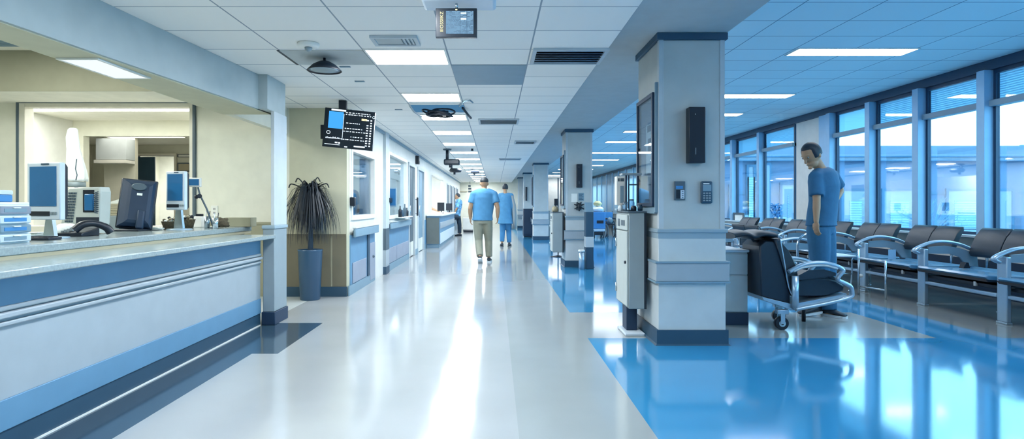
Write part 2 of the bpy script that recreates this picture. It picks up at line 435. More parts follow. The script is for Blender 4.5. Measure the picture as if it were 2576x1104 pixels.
# door slits further down
for i, yy in enumerate((24.6, 26.4, 28.4, 30.4)):
    t = thing('door_%d' % (i+4), None, None, (LX, yy, 0), kind='structure')
    obj('door_frame', S().box(LX, LX+.03, yy-.5, yy+.5, 0, 2.1), 'wall_cool', t)
    obj('door_leaf', B(LX+.03, LX+.045, yy-.42, yy+.42, 0, 2.05), 'grey_dark' if i % 2 == 0 else 'navy', t)

# ---- right window wall
segs = S().box(WX, WX+.2, -2.5, 40, .48, .8)
segs.box(WX, WX+.2, -2.5, 40, 2.97, 3.1); segs.box(WX, WX+.2, 11.86, 12.86, .8, 2.97); segs.box(WX, WX+.2, 39.2, 40, .8, 2.97)
struct('wall_right', segs, 'wall_white')
struct('wall_right_shaded', B(WX-.012, WX+.2, -2.5, 40, .0, .48), 'navy_dark')  # wall below the sill coloured dark, painting in the shade behind the benches
struct('trim_right_top', B(WX-.05, WX, -2.5, 40, 2.97, 3.099), 'frame_dark')
struct('trim_sill', B(WX-.14, WX+.02, -2.5, 40, .77, .805, bev=.006), 'sill')
def big_window(n, y0, y1, blind=True):
    """one bay of the window wall between two mullions"""
    t = thing('window_%d' % n, None, None, (WX, (y0+y1)/2, .8), kind='structure')
    obj('mullion', B(WX-.12, WX+.06, y1-.065, y1+.065, .805, 2.97, bev=.004), 'frame_blue', t)
    s = S()
    for a, b, c, d in ((y0+.065, y0+.105, .805, 2.97), (y1-.105, y1-.065, .805, 2.97), (y0+.105, y1-.105, .805, .845), (y0+.105, y1-.105, 2.92, 2.97)): s.box(WX+.0, WX+.05, a, b, c, d)
    obj('window_frame', s, 'frame_dark', t)
    obj('transom', B(WX-.06, WX+.055, y0+.065, y1-.065, 2.49, 2.57, bev=.004), 'grey_blue', t)
    obj('pane', B(WX+.02, WX+.028, y0+.105, y1-.105, .845, 2.49), 'glass', t)
    obj('pane', B(WX+.02, WX+.028, y0+.105, y1-.105, 2.57, 2.92), 'glass', t)
    s = S(); z = 2.965
    if blind:
        while z > 2.575:
            s.prism([(WX+.075, z), (WX+.105, z-.036), (WX+.103, z-.038), (WX+.073, z-.002)], 'y', y0+.03, y1-.03); z -= .03
    else: s.box(WX+.075, WX+.08, y0+.03, y1-.03, 2.56, 2.965)
    obj('blind', s, 'blind', t)
    return t
edges = [11.44, 10.23, 9.06, 7.84, 6.6, 5.4, 4.2, 3.0, 1.8, .6, -.6, -1.8]
k = 4
big_window(4 - 0, 10.23, 11.44, False)
n = 5
for a, b in zip(edges[1:], edges[2:]):
    big_window(n, b, a); n += 1
struct('trim_right_end', B(WX-.06, WX+.06, 11.5, 11.86, .805, 2.97), 'frame_blue')
struct('trim_right_near', B(WX, WX+.1, -2.5, -1.86, .805, 2.97), 'frame_blue')
y = 12.86
while y < 38.5:
    big_window(n, y, y + 1.62, y < 25); y += 1.64; n += 1
# curtains along the far part of that wall
s = S(); pts = [(WX-.06 + .03*math.sin(k*1.7), 26.2 + 13.6*k/160) for k in range(161)]; pts += [(p[0]-.01, p[1]) for p in pts[::-1]]
one('curtain', s.prism(pts, 'z', .1, 2.95, smooth=True), 'curtain', 'long pale pleated curtain hanging on the far end of the window wall', 'curtain')

# ---- columns
def column(Y0, Y1, X0, X1, first=False):
    t = thing('column', None, None, ((X0+X1)/2, (Y0+Y1)/2, 0), kind='structure')
    c = .02
    obj('shaft', B(X0+c, X1-c, Y0+c, Y1-c, .99, 2.63, bev=.006), 'col_paint', t)
    s = S()
    for xa, xb in ((X0+c+.03, X0+c+.036), (X1-c-.036, X1-c-.03)): s.box(xa, xb, Y0+c-.004, Y0+c, .99, 2.63)
    for xa, xb in ((X0+c-.004, X0+c+.03), (X1-c-.03, X1-c+.004)): s.box(xa, xb, Y0+c-.003, Y0+c+.05, .99, 2.63)
    obj('corner_guard', s, 'wall_cool', t)
    obj('cap', B(X0-.005, X1+.005, Y0-.005, Y1+.005, 2.63, 2.689, bev=.004), 'col_cap', t)
    obj('chair_rail', S().box(X0-.005, X1+.005, Y0-.005, Y1+.005, .965, 1.0, .008).box(X0+.008, X1-.008, Y0+.008, Y1-.008, .915, .965), 'col_trim', t)
    obj('lower_panel', B(X0+.01, X1-.01, Y0+.01, Y1-.01, .12, .925, bev=.004), 'col_panel', t)
    obj('bumper_rail', S().box(X0-.02, X1+.01, Y0-.025, Y1+.01, .55, .705, .006), 'counter', t)
    s = S().box(X0-.026, X1+.016, Y0-.031, Y1+.016, .535, .55).box(X0-.026, X1+.016, Y0-.031, Y1+.016, .705, .72)
    obj('bumper_edge', s, 'grey_blue', t)
    s = S(); o = .028
    s.rings([[Vector((x, y, z)) for x, y in ((X0+.004-e, Y0+.004-e), (X1-.004+e, Y0+.004-e), (X1-.004+e, Y1-.004+e), (X0+.004-e, Y1-.004+e))] for z, e in ((0, .03), (.012, .012), (.13, .012))], smooth=False)
    obj('base', s, 'navy', t)
    return t
cols = [(5.13, 5.92, 1.40, 2.0), (11.6, 12.3, 1.365, 1.915), (20.8, 21.4, 1.34, 1.88), (26.9, 27.5, 1.28, 1.68), (31.4, 31.9, 1.2, 1.5)]
for c in cols: column(*c)

# ================================================================== LIGHTS IN THE CEILING
def panel(name, x0, x1, y0, y1, z, label, mat, group):
    t = thing(name, label, 'ceiling light', ((x0+x1)/2, (y0+y1)/2, z), group)
    s = S(); e = .018
    for a, b, c, d in ((x0, x1, y0, y0+e), (x0, x1, y1-e, y1), (x0, x0+e, y0+e, y1-e), (x1-e, x1, y0+e, y1-e)): s.box(a, b, c, d, z-.012, z-.001)
    obj('frame', s, 'white', t)
    obj('diffuser', B(x0+e, x1-e, y0+e, y1-e, z-.009, z-.001), mat, t)
    return t
ordn = ['first', 'second', 'third', 'fourth', 'fifth', 'sixth', 'seventh', 'eighth', 'ninth', 'tenth', 'eleventh', 'twelfth', 'thirteenth', 'added fourteenth', 'added last']
LY = [4.9, 6.82, 8.42, 10.25, 12.2, 14.2, 16.2, 18.2, 20.2, 22.2, 24.2, 26.2, 28.2, 30.2, 32.0]  # last two panels added to brighten the far wall
for i, y in enumerate(LY):
    lab = {0: 'largest lit ceiling panel over the corridor, nearest the hanging text board', 1: 'lit corridor ceiling panel just before the open hatch with cables', 2: 'lit corridor ceiling panel partly covered by the black cable coil'}.get(i, '%s lit panel along the corridor ceiling, counted from the nearest' % ordn[i])
    panel('ceiling_light', -1.085, -.405, y, y + .52, 2.49, lab, LIGHT, 'corridor ceiling lights')
for y, l in ((2.9, 'added unseen corridor ceiling panel just overhead, next in the lit row'), (.95, 'added unseen corridor ceiling panel above the start of the lit row'), (-1.0, 'added unseen corridor ceiling panel at the very start of the row')):  # unseen panels added to brighten the near ceiling, carrying the row on
    panel('ceiling_light', -1.085, -.405, y, y + .52, 2.49, l, LIGHT, 'corridor ceiling lights')
for y, l in ((4.2, 'added unseen lit strip on the waiting area ceiling, one bay nearer than the first visible'), (1.3, 'added unseen lit strip at the near end of the waiting area ceiling')):  # unseen strips added for more light at the near end of the bay
    panel('ceiling_light_strip', 3.66, 5.13, y, y + .36, 3.1, l, LIGHT2, 'waiting area ceiling lights')
RY = [7.18, 10.14, 12.25, 15.1, 17.6, 21.3, 24.5, 28, 31, 34, 37, 39]  # last strips added to brighten the far end of the bay
for i, y in enumerate(RY):
    lab = {0: 'long lit strip on the waiting area ceiling, nearest the big windows', 1: 'lit ceiling strip whose right end shows beside the near column, second in the waiting area', 2: 'short-looking lit strip low beside the near column, third in the waiting area'}.get(i, '%s lit strip down the waiting area ceiling, seen between the columns' % ordn[i])
    panel('ceiling_light_strip', 3.66 if i < 3 else 3.3, 5.13, y, y + .36, 3.1, lab, LIGHT2, 'waiting area ceiling lights')
panel('soffit_light', -2.8, -2.53, 3.8, 4.39, 2.143, 'pale glowing panel in the underside of the bulkhead above the counter', EM('lamp_soffit', 'DCE6EA', .75), None)
panel('ceiling_light_bar', -7.1, -4.0, 8.5, 9.05, 2.64, 'wide bright bar on the ceiling behind the pass-through window', LIGHT4, None)
panel('ceiling_light_warm', -5.6, -4.4, 4.6, 6.0, 3.05, 'warm ceiling panel high above the nurse station desk', LIGHT3, 'station ceiling lights')
panel('ceiling_light_warm', -5.6, -4.4, 2.2, 3.6, 3.05, 'warm ceiling panel above the near end of the nurse station', LIGHT3, 'station ceiling lights')
panel('ward_light', -3.6, -2.8, 8.4, 9.2, 2.6, 'ceiling panel in the bright room behind the corridor glass', LIGHT5, 'ward lights')
panel('ward_light', -3.6, -2.8, 11.3, 12.3, 2.6, 'ceiling panel in the ward beyond the second corridor window', LIGHT5, 'ward lights')
panel('ward_light', -3.6, -2.6, 19.5, 21.5, 2.6, 'ceiling panel above the far desk opening', LIGHT5, 'ward lights')
panel('hall_light', -8.4, -7.2, 15, 16.4, 2.62, 'ceiling panel in the white passage beyond the navy door', LIGHT4, None)
panel('hall_light', -8.0, -6.4, 11.2, 12.4, 2.62, 'ceiling panel in the back hall behind the pass-through', EM('lamp_hall', 'F4F0E0', 2.5), None)
# ================================================================== RECEPTION COUNTER
rc = thing('reception_counter', 'long pale blue reception counter with a stone ledge and dark kick base', 'counter', (-2.8, 4.2, 0))
CX = -2.36
obj('front_panel', B(-2.6, CX, .2, 6.0, .12, .87), 'counter', rc)
obj('lower_band', B(CX, CX+.012, .2, 5.99, .12, .27, bev=.004), 'counter_band', rc)
obj('upper_band', B(CX, CX+.006, .2, 5.99, .72, .87), 'counter_band', rc)
mo = S()
for z0, z1, d in ((.62, .645, .02), (.66, .69, .034), (.695, .72, .02)): mo.box(CX, CX+d, .2, 5.985, z0, z1, .008)
obj('moulding', mo, 'counter', rc)
obj('kick_base', B(CX-.2, CX+.004, .2, 5.99, 0, .12), 'navy', rc)
obj('kick_strip', B(CX+.004, CX+.016, .2, 5.98, 0, .008), 'white', rc)
obj('ledge', B(-2.66, -2.2, .2, 5.99, .87, .908, bev=.008), 'stone', rc)
obj('riser', B(-2.66, -2.607, .2, 6.36, .908, .93), 'tan', rc)
obj('worktop', B(-3.55, -2.6, .2, 6.38, .93, .98, bev=.008), 'stone', rc)
obj('back_panel', B(-3.5, -2.663, .2, 6.34, 0, .93), 'tan', rc)
WT = .98
def onT(px, py): Y = F * (EYE - WT) / (py - VY); return PX(px, Y), Y

# ---- drawer tower at the near end
x, y = -2.93, 3.47
t = thing('drawer_organizer', 'clear plastic drawer tower at the near end of the counter', 'organizer', (x, y, WT))
GLASS('acrylic', 'DCEFFA', .2)
obj('shell', S().box(-3.16, -2.81, 3.35, 3.36, WT, 1.205).box(-3.16, -3.15, 3.36, 3.6, WT, 1.205).box(-2.82, -2.81, 3.36, 3.6, WT, 1.205).box(-3.16, -2.81, 3.35, 3.6, 1.205, 1.22, .004), 'cloth_white', t)
for i in range(4):
    z = WT + .008 + i * .054
    d = obj('drawer', B(-2.809, -2.79, 3.365, 3.59, z, z + .046, bev=.006), ['bezel', 'grey_blue', 'bezel', 'ext_light'][i], t)
    obj('drawer_label', B(-2.79, -2.787, 3.39, 3.55, z + .012, z + .032), 'box_blue' if i in (1, 2) else 'grey_blue', d)
    obj('pull', B(-2.79, -2.78, 3.45, 3.5, z + .034, z + .04), 'paper', d)
one('glove_box', S().box(-3.05, -2.845, 3.4, 3.52, 1.221, 1.262, .006), 'box_blue', 'small blue box lying on top of the clear drawer tower', 'box', loc=(-2.95, 3.46, 1.221))
one('glove_box', S().box(-3.07, -2.85, 3.4, 3.53, 1.2625, 1.29, .006), 'bezel', 'pale box topmost on the clear drawer tower', 'box', loc=(-2.95, 3.46, 1.2625))

# ---- desktop monitors, white portrait type
def monitor(label, x, y, zb, wd, ht, yaw, mats, zbase=WT, group=None, speaker=True):
    t = thing('monitor', label, 'monitor', (x, y, zbase), group)
    def R(s): return s.xf(Matrix.Translation((x, y, 0)) @ Matrix.Rotation(yaw, 4, 'Z'))
    bz = wd * .1
    case = obj('case', R(S().box(-wd/2, wd/2, -.012, .03, zb, zb+ht, .008)), mats[0], t)
    obj('rear_shell', R(S().rings([[Vector((sx*wd*a, yy, zb+ht*.5+sz*ht*b)) for sx, sz in ((-.5,-.5),(.5,-.5),(.5,.5),(-.5,.5))] for yy, a, b in ((.03, .98, .96), (.055, .9, .85), (.075, .6, .55))], smooth=False)), 'black', t)
    obj('screen', R(B(-wd/2+bz, wd/2-bz, -.016, -.012, zb+ht*.24, zb+ht*.93)), mats[1], t)
    obj('lower_panel', R(B(-wd/2+bz*.6, wd/2-wd*.3, -.016, -.012, zb+ht*.07, zb+ht*.15)), 'black', t)
    bt = S()
    for i in range(5): bt.box(wd/2-wd*.27+i*.012, wd/2-wd*.27+i*.012+.006, -.016, -.012, zb+ht*.09, zb+ht*.14)
    obj('button', R(bt), 'grey', t)
    obj('camera_slot', R(B(-wd*.05, wd*.18, -.016, -.012, zb+ht*.955, zb+ht*.985)), 'navy', t)
    obj('neck', R(S().prism([(-.05, zbase+.012), (.05, zbase+.012), (.025, zb+.02), (-.025, zb+.02)], 'y', .025, .05)), 'steel', t)
    obj('foot', R(S().lathe([(0, 0), (.11, 0), (.105, .01), (.02, .014), (0, .014)], (0, .04, zbase), 20)), 'silver', t)
    return t
Y = 3.98
monitor('large white portrait monitor nearest the drawer tower', PX(113, Y), Y, PZ(553, Y), .29, PZ(409, Y)-PZ(553, Y), -.28, ('bezel', 'screen_blue'))
Y = 5.4
monitor('white portrait monitor farther along the counter, beside the small screen on an arm', PX(443, Y), Y, PZ(528, Y), .2, PZ(431, Y)-PZ(528, Y), -.25, ('bezel', 'screen_blue'))

# ---- black monitor seen from behind
Y = 5.15; x = PX(335, Y)
t = thing('monitor', 'black monitor turned away, showing its rounded back', 'monitor', (x, Y, WT))
def R(s): return s.xf(Matrix.Translation((x, Y, 0)) @ Matrix.Rotation(-.35, 4, 'Z') @ Matrix.Rotation(-.08, 4, 'Y'))
z0, z1 = 1.0, 1.44
def R(s, tilt=-.16): return s.xf(Matrix.Translation((x, Y, z0)) @ Matrix.Rotation(.42, 4, 'Z') @ Matrix.Rotation(.1, 4, 'Y') @ Matrix.Rotation(tilt, 4, 'X') @ Matrix.Translation((0, 0, -z0)))
obj('front_frame', R(S().box(-.14, .14, .02, .05, z0, z1, .01)), 'black', t)
obj('back_shell', R(S().rings([[Vector((.13*a*sx + b, yy, z0+.22+.21*c*sz)) for sx, sz in ((-1,-1),(1,-1),(1,1),(-1,1))] for yy, a, b, c in ((.02, 1, 0, 1), (-.02, .95, .004, .96), (-.045, .7, .02, .82), (-.055, .5, .02, .7))], smooth=False)), 'navy_dark', t)
obj('handle', R(S().rings([[Vector((dx + .06*math.cos(a), -.056, z1-.08+.035*math.sin(a))) for a in [2*PI*k/20 for k in range(20)]] for dx in (.01,)] + [[Vector((.01 + .05*math.cos(a), -.068, z1-.08+.028*math.sin(a))) for a in [2*PI*k/20 for k in range(20)]]])), 'grey_dark', t)
obj('badge', R(B(.0, .04, -.062, -.055, 1.285, 1.305)), 'paper', t)
obj('neck', R(S().box(.02, .08, -.075, -.02, .995, 1.16, .015)), 'navy_dark', t)
obj('foot', S().box(x-.13, x+.1, Y-.09, Y+.08, WT, WT+.018, .006), 'black', t)

# ---- old beige terminal with speaker grille, blue screen and coil cord
Y = 4.62
t = thing('desk_terminal', 'beige desk terminal with a speaker grille, small blue screen and coiled cord', 'terminal', (PX(210, Y), Y, WT))
def q(px, py): return (PX(px-6, Y), PZ(py, Y))
obj('body', S().prism([q(150, 586), q(172, 560), q(180, 478), q(186, 472), q(262, 470), q(266, 482), q(262, 560), q(258, 586)], 'y', Y-.03, Y+.1, bev=.012), 'beige_plastic', t)
s = S()
for i in range(11):
    for j in range(5):
        px = 186 + j*4.2 - i*.9; py = 484 + i*7
        a, b = q(px, py), q(px+2.8, py+4.5); s.box(a[0], b[0], Y-.036, Y-.03, b[1], a[1])
part_label(obj('speaker_grille', s, 'grey_dark', t), 'dark grid of speaker holes')
a, b = q(222, 478), q(250, 534); obj('screen_recess', S().box(a[0], b[0], Y-.034, Y-.03, b[1], a[1], .001), 'black', t)
a, b = q(228, 488), q(251, 530); obj('screen', S().box(a[0], b[0], Y-.05, Y-.034, b[1], a[1], .01), 'screen_blue', t)
c0 = []
for i in range(140):
    u = i / 139; py = 482 + u * 54; X0, Z0 = q(260, py); an = u * 2*PI*11
    c0.append((X0 + .012*math.cos(an), Y - .055 + .012*math.sin(an), Z0))
obj('coil_cord', S().tube(c0, .0035, 6), 'grey_dark', t)
a, b = q(205, 546), q(262, 566); obj('slot', B(a[0], b[0], Y-.034, Y-.03, b[1], a[1]), 'black_soft', t)

# ---- telephone in front of it
Y = 4.3
t = thing('telephone', 'black desk telephone lying in front of the beige terminal', 'telephone', (PX(205, Y), Y, WT))
x = PX(200, Y)
obj('base', S().prism([(Y-.09, WT), (Y+.1, WT), (Y+.1, WT+.06), (Y-.09, WT+.025)], 'x', x-.1, x+.08, bev=.006), 'black', t)
obj('handset', S().tube(arc([(x+.02, Y-.08, WT+.045), (x+.06, Y-.05, WT+.085), (x+.11, Y, WT+.09), (x+.16, Y+.05, WT+.06), (x+.18, Y+.07, WT+.022)]), [.022 + .006*abs(math.cos(i*PI/32)) for i in range(33)], 10), 'black', t)
kp = S()
for i in range(4):
    for j in range(3): kp.box(x-.085+j*.022, x-.07+j*.022, Y-.07+i*.03, Y-.052+i*.03, WT+.03+i*.006, WT+.042+i*.006)
obj('keypad', kp, 'grey', t)
tc = [(x-.08 + .012*math.cos(i*.7), Y-.12 - .0015*i + .008*math.sin(i*.7), WT+.012) for i in range(60)]
obj('cord', S().tube(tc, .003, 5), 'black', t)
# ---- document tray and loose papers under the near monitor
Y = 4.02
t = thing('keyboard', 'low black keyboard half under papers by the near monitor', 'keyboard', (PX(120, Y), Y-.1, WT))
x = PX(120, Y)
obj('case', S().box(x-.2, x+.2, 3.76, 3.88, WT, WT+.018, .005), 'black', t)
s = S()
for i in range(14):
    for j in range(4): s.box(x-.19+i*.027, x-.168+i*.027, 3.77+j*.026, 3.791+j*.026, WT+.018, WT+.024)
obj('keys', s, 'black_soft', t)
def paper_pile(px, py, wd, dp, n, label, mat='paper', rz=.2):
    X, Yp = onT(px, py); s = S()
    for i in range(n):
        s2 = Matrix.Translation((X+random.uniform(-.015,.015), Yp+random.uniform(-.015,.015), WT + .0015 + i*.005)) @ Matrix.Rotation(rz + random.uniform(-.15,.15), 4, 'Z')
        tmp = S().box(-wd/2, wd/2, -dp/2, dp/2, 0, .0035); tmp.xf(s2)
        me = bpy.data.meshes.new('t'); tmp.bm.to_mesh(me); tmp.bm.free(); s.bm.from_mesh(me); bpy.data.meshes.remove(me)
    return one('paper_pile', s, mat, label, 'papers', loc=(X, Yp, WT))
paper_pile(62, 597, .2, .14, 7, 'loose white papers between the drawer tower and the near monitor')
paper_pile(394, 579, .1, .07, 5, 'thin stack of white papers just right of the black monitor', rz=.1)
# crumpled plastic bag under the monitor
def crumple(name, c, r, mat, label, cat, sq=.5, seed=1, amp=.3):
    rnd = random.Random(seed); s = S().ball(c, r[0], r[1], r[2], 20)
    for v in s.bm.verts:
        d = v.co - Vector(c); v.co = Vector(c) + d * (1 + rnd.uniform(-amp, amp))
        v.co.z = max(v.co.z, c[2] - r[2]*.75)
    z = min(v.co.z for v in s.bm.verts)
    return one(name, s, mat, label, cat, loc=(c[0], c[1], z))
X, Yp = onT(150, 592); crumple('plastic_bag', (X+.04, Yp+.03, WT+.036), (.09, .06, .048), 'cloth_white', 'crumpled white plastic bag at the foot of the near monitor', 'bag', seed=4, amp=.18)

# ---- stacked file trays between terminal and black monitor
Y = 5.3; x0, x1 = PX(266, Y), PX(304, Y)
t = thing('filing_box', 'grey filing box carrying tan folders left of the black monitor', 'box', ((x0+x1)/2, Y, WT))
obj('box', S().box(x0, x1, Y-.02, Y+.2, WT, WT+.13, .006), 'grey', t)
s = S()
for i in range(5): s.box(x0+.004, x1-.003, Y-.015, Y+.19, WT+.131+i*.021, WT+.149+i*.021, .003)
part_label(obj('folders', s, 'tan', t), 'tan folders stacked on the grey box')
obj('top_sheet', S().prism([(x0-.01, WT+.237), (x1+.05, WT+.237), (x1+.09, WT+.31), (x0+.03, WT+.25)], 'y', Y+.0, Y+.18), 'paper', t)

# ---- small screen on a jointed arm
Y = 5.75
t = thing('terminal_screen', 'little white screen on a bent arm rising beside the far white monitor', 'screen', (PX(535, Y), Y, WT))
a, b = P(474, 447, Y), P(506, 470, Y)
obj('housing', S().box(a.x, b.x, Y-.02, Y+.015, b.z, a.z, .006), 'white', t)
obj('screen', B(a.x+.014, b.x-.012, Y-.024, Y-.02, b.z+.014, a.z-.014), 'screen_blue', t)
obj('arm', S().tube([P(498, 471, Y+.02), P(503, 490, Y+.02), P(520, 525, Y+.02), (PX(535, Y), Y+.02, WT+.01)], [.008, .009, .009, .01], 8), 'grey_dark', t)
obj('joint', S().cyl(P(502, 493, Y-.01), P(502, 493, Y+.05), .022), 'black', t)
obj('clamp_knob', S().ball(P(494, 495, Y+.01), .02), 'black', t)
obj('foot', S().lathe([(0, 0), (.04, 0), (.036, .012), (0, .014)], (PX(535, Y), Y+.02, WT), 16), 'grey_dark', t)
# ---- pen cups, clutter baskets
def cup(px, Yc, r, h, mat, label, cat, inner=None, group=None):
    x = PX(px, Yc); t = thing('pen_cup', label, cat, (x, Yc, WT), group)
    obj('cup', S().lathe([(0, 0), (r*.92, 0), (r, h), (r*.9, h), (r*.85, .01), (0, .01)], (x, Yc, WT), 18), mat, t)
    if inner:
        for i in range(inner):
            an = i*2.4; obj('pen', S().cyl((x+.5*r*math.cos(an), Yc+.5*r*math.sin(an), WT+.012), (x+1.1*r*math.cos(an), Yc+1.1*r*math.sin(an), WT+h*1.45), .004, seg=6), ['black', 'box_blue', 'steel'][i % 3], t)
    return t
cup(521, 5.8, .026, .115, 'steel', 'tall steel cup of pens, just left of the arm base', 'cup', 4)
cup(542, 5.62, .026, .105, 'chrome', 'shiny steel cup right beside the foot of the screen arm', 'cup', 3)
x0, x1 = PX(492, 6.05), PX(512, 6.05)
t = thing('card_holder', 'white upright holder standing between the baskets and the pen cups', 'holder', ((x0+x1)/2, 6.05, WT))
obj('holder', S().box(x0, x1, 6.01, 6.09, WT, WT+.11, .006), 'white', t); obj('card', B(x0+.015, x1-.01, 6.03, 6.07, WT+.11, WT+.135), 'black', t)
def basket(px, Yc, r, h, label, seed):
    x = PX(px, Yc); t = thing('basket', label, 'basket', (x, Yc, WT))
    obj('bowl', S().lathe([(0, 0), (r*.7, 0), (r, h*.6), (r*1.02, h*.62), (r*.92, h*.6), (r*.6, .012), (0, .012)], (x, Yc, WT), 20), 'wicker', t)
    rnd = random.Random(seed)
    for i in range(14):
        an = rnd.uniform(0, 2*PI); rr = rnd.uniform(0, r*.7)
        obj('contents', S().ball((x+rr*math.cos(an), Yc+rr*math.sin(an), WT+h*.6+rnd.uniform(0, h*.3)), r*.22, r*.2, r*.17, 8), ['tan', 'black', 'paper', 'wicker'][i % 4], t)
basket(428, 5.55, .075, .12, 'small wicker basket left of the far monitor stand', 1)
basket(468, 5.8, .085, .14, 'wider brown wicker basket of oddments right of the far monitor stand', 2)
crumple('dried_flowers', (PX(556, 5.9), 5.9, WT+.045), (.07, .05, .055), 'wicker', 'dark tangled dried bunch at the right end of the counter clutter', 'dried flowers', seed=9, amp=.35)
one('backsplash_block', S().box(PX(566, 6.2), PX(630, 6.2), 6.2, 6.36, WT, WT+.095, .004), 'olive', 'olive upstand block on the far end of the worktop', 'upstand', loc=(PX(598, 6.2), 6.28, WT))

# ---- white plastic-draped instrument on a stand
Y = 7.3; x = PX(192, Y)
t = thing('draped_instrument', 'tall instrument under a tied white plastic drape behind the near monitor', 'instrument', (x, Y, 0))
s = S(); R_ = []
for i, (py, cx_, r) in enumerate(((322, 184, 7), (326, 184, 11), (345, 183, 14), (375, 186, 15), (405, 190, 19), (430, 192, 23), (448, 193, 25), (456, 193, 24))):
    c = P(cx_, py, Y); rr = r * Y / F
    R_.append([Vector((c.x + rr*(1+.12*math.cos(a*5+i*.3))*math.cos(a), Y + rr*.8*(1+.12*math.cos(a*5+i*.3))*math.sin(a), c.z)) for a in [2*PI*k/40 for k in range(40)]])
obj('drape', s.rings(R_), 'cloth_white', t)
obj('tie_cord', S().tube([P(193, 400, Y-.1), P(190, 425, Y-.13), P(194, 440, Y-.14), P(191, 453, Y-.13)], .006, 6), 'grey_dark', t)
obj('tray', S().lathe([(0, 0), (.1, 0), (.1, .06), (0, .06)], (x+.0, Y, PZ(470, Y)), 20), 'grey', t)
obj('pole', S().cyl((x, Y, .03), (x, Y, PZ(469, Y)), .02), 'steel', t)
obj('foot', S().lathe([(0, 0), (.22, 0), (.2, .03), (0, .035)], (x, Y, 0), 20), 'grey_dark', t)
# ---- socket on the wall
a = P(530, 517, 7.87); b = P(547, 545, 7.87)
t = thing('wall_socket', 'white power socket on the beige wall by the screen arm', 'socket', ((a.x+b.x)/2, 7.889, b.z))
obj('plate', S().box(a.x, b.x, 7.875, 7.889, b.z, a.z, .003), 'white', t)
s = S()
for z in (.35, .7): s.box((a.x+b.x)/2-.012, (a.x+b.x)/2-.006, 7.872, 7.875, b.z+(a.z-b.z)*z-.012, b.z+(a.z-b.z)*z+.012).box((a.x+b.x)/2+.006, (a.x+b.x)/2+.012, 7.872, 7.875, b.z+(a.z-b.z)*z-.012, b.z+(a.z-b.z)*z+.012)
obj('holes', s, 'black', t)
# ---- cabinet, frames in the back hall
Y = 12.4
t = thing('wall_cabinet', 'pale wall cabinet high in the hall seen through the pass-through', 'cabinet', (PX(305, Y), Y, PZ(412, Y)))
struct('wall_hall_stub', S().box(PX(262, Y), PX(340, Y), Y, Y+.1, 0, 2.62), 'beige')
obj('body', S().box(PX(265, Y), PX(340, Y), Y-.3, Y-.001, PZ(404, Y), PZ(352, Y), .005), 'wall_cool', t)
obj('shelf', S().box(PX(262, Y), PX(340, Y), Y-.33, Y-.001, PZ(413, Y), PZ(405, Y), .004), 'white', t)
Y = 13.96
for a, b, l in ((P(437, 388, Y), P(480, 395, Y), 'narrow white plaque above the frame beyond the navy door'), (P(440, 409, Y), P(478, 432, Y), 'tan framed notice on the hall wall beyond the navy door')):
    t = thing('framed_notice', l, 'notice', ((a.x+b.x)/2, 13.999, b.z))
    a = Vector((max(a.x, -7.44), a.y, a.z))
    obj('frame', S().box(a.x, b.x, Y+.005, 13.999, b.z, a.z, .004), 'grey_dark', t)
    obj('sheet', B(a.x+.03, b.x-.03, Y, Y+.005, b.z+.03 if a.z-b.z > .1 else b.z+.01, a.z-.03 if a.z-b.z > .1 else a.z-.01), 'tan' if 'tan' in l else 'white', t)
# ---- air grille high in the station ceiling
t = thing('ceiling_vent', 'grey grille in the high ceiling at the far left edge', 'vent', (-5.7, 6.7, 3.05))
obj('frame', S().box(-6.05, -5.35, 6.5, 6.9, 3.035, 3.049, .003), 'offwhite', t)
s = S()
for i in range(7): s.box(-6.0, -5.4, 6.53+i*.05, 6.555+i*.05, 3.026, 3.035)
obj('slats', s, 'grey_blue', t)

# ================================================================== CORRIDOR CEILING FITTINGS
CZ = 2.49
def cY(py): return F * (CZ - EYE) / (VY - py)
# hanging text board
Y = 3.62; a, b = P(1096, 20, Y), P(1200, 94, Y)
t = thing('display_board', 'black hanging board with a grey chart and a column of yellow lettering', 'display', ((a.x+b.x)/2, Y, CZ))
obj('case', S().box(a.x, b.x, Y, Y+.03, b.z, a.z, .004), 'tv_black', t)
c, d = P(1122, 28, Y), P(1191, 85, Y)
part_label(obj('chart', B(c.x, d.x, Y-.002, Y, d.z, c.z), 'screen_grey', t), 'grey-blue chart of many lines')
s = S(); rnd = random.Random(3)
for i in range(18):
    z = d.z + (c.z-d.z)*(i+.5)/18; xx = c.x+.002
    while xx < d.x-.006:
        wd = rnd.uniform(.004, .03)
        if rnd.random() < .6: s.box(xx, min(d.x-.002, xx+wd), Y-.003, Y-.002, z-.0016, z+.0016)
        xx += wd + .003
for px in (1157, 1174): s.box(PX(px, Y), PX(px, Y)+.003, Y-.0032, Y-.002, d.z, c.z)
obj('chart_line', s, 'navy', t)
obj('chart_highlight', S().box(PX(1159, Y), PX(1173, Y), Y-.004, Y-.003, PZ(35, Y), PZ(32, Y)).box(PX(1159, Y), PX(1173, Y), Y-.004, Y-.003, PZ(50, Y), PZ(46, Y)), 'text_lit', t)
s = text_shape('IIIOSSIIKZ', .034, .0006)
s.xf(Matrix.Translation((PX(1111.5, Y), Y-.002, PZ(55, Y))) @ Matrix.Rotation(-PI/2, 4, 'Y') @ Matrix.Rotation(PI/2, 4, 'X') @ Matrix.Diagonal((.86, .8, 1, 1)))
part_label(obj('lettering', s, 'text_yellow', t), 'yellow characters running up the side')
obj('indicator', S().ball((PX(1148, Y), Y-.002, PZ(24.5, Y)), .007, .003, .004, 10), 'text_yellow', t)
obj('hanger', S().cyl((PX(1148, Y), Y+.015, a.z), (PX(1148, Y), Y+.015, CZ-.05), .008), 'steel', t)
obj('mount_box', S().box(PX(1060, Y), PX(1248, Y), Y-.06, Y+.16, CZ-.06, CZ-.001, .02), 'bezel', t)
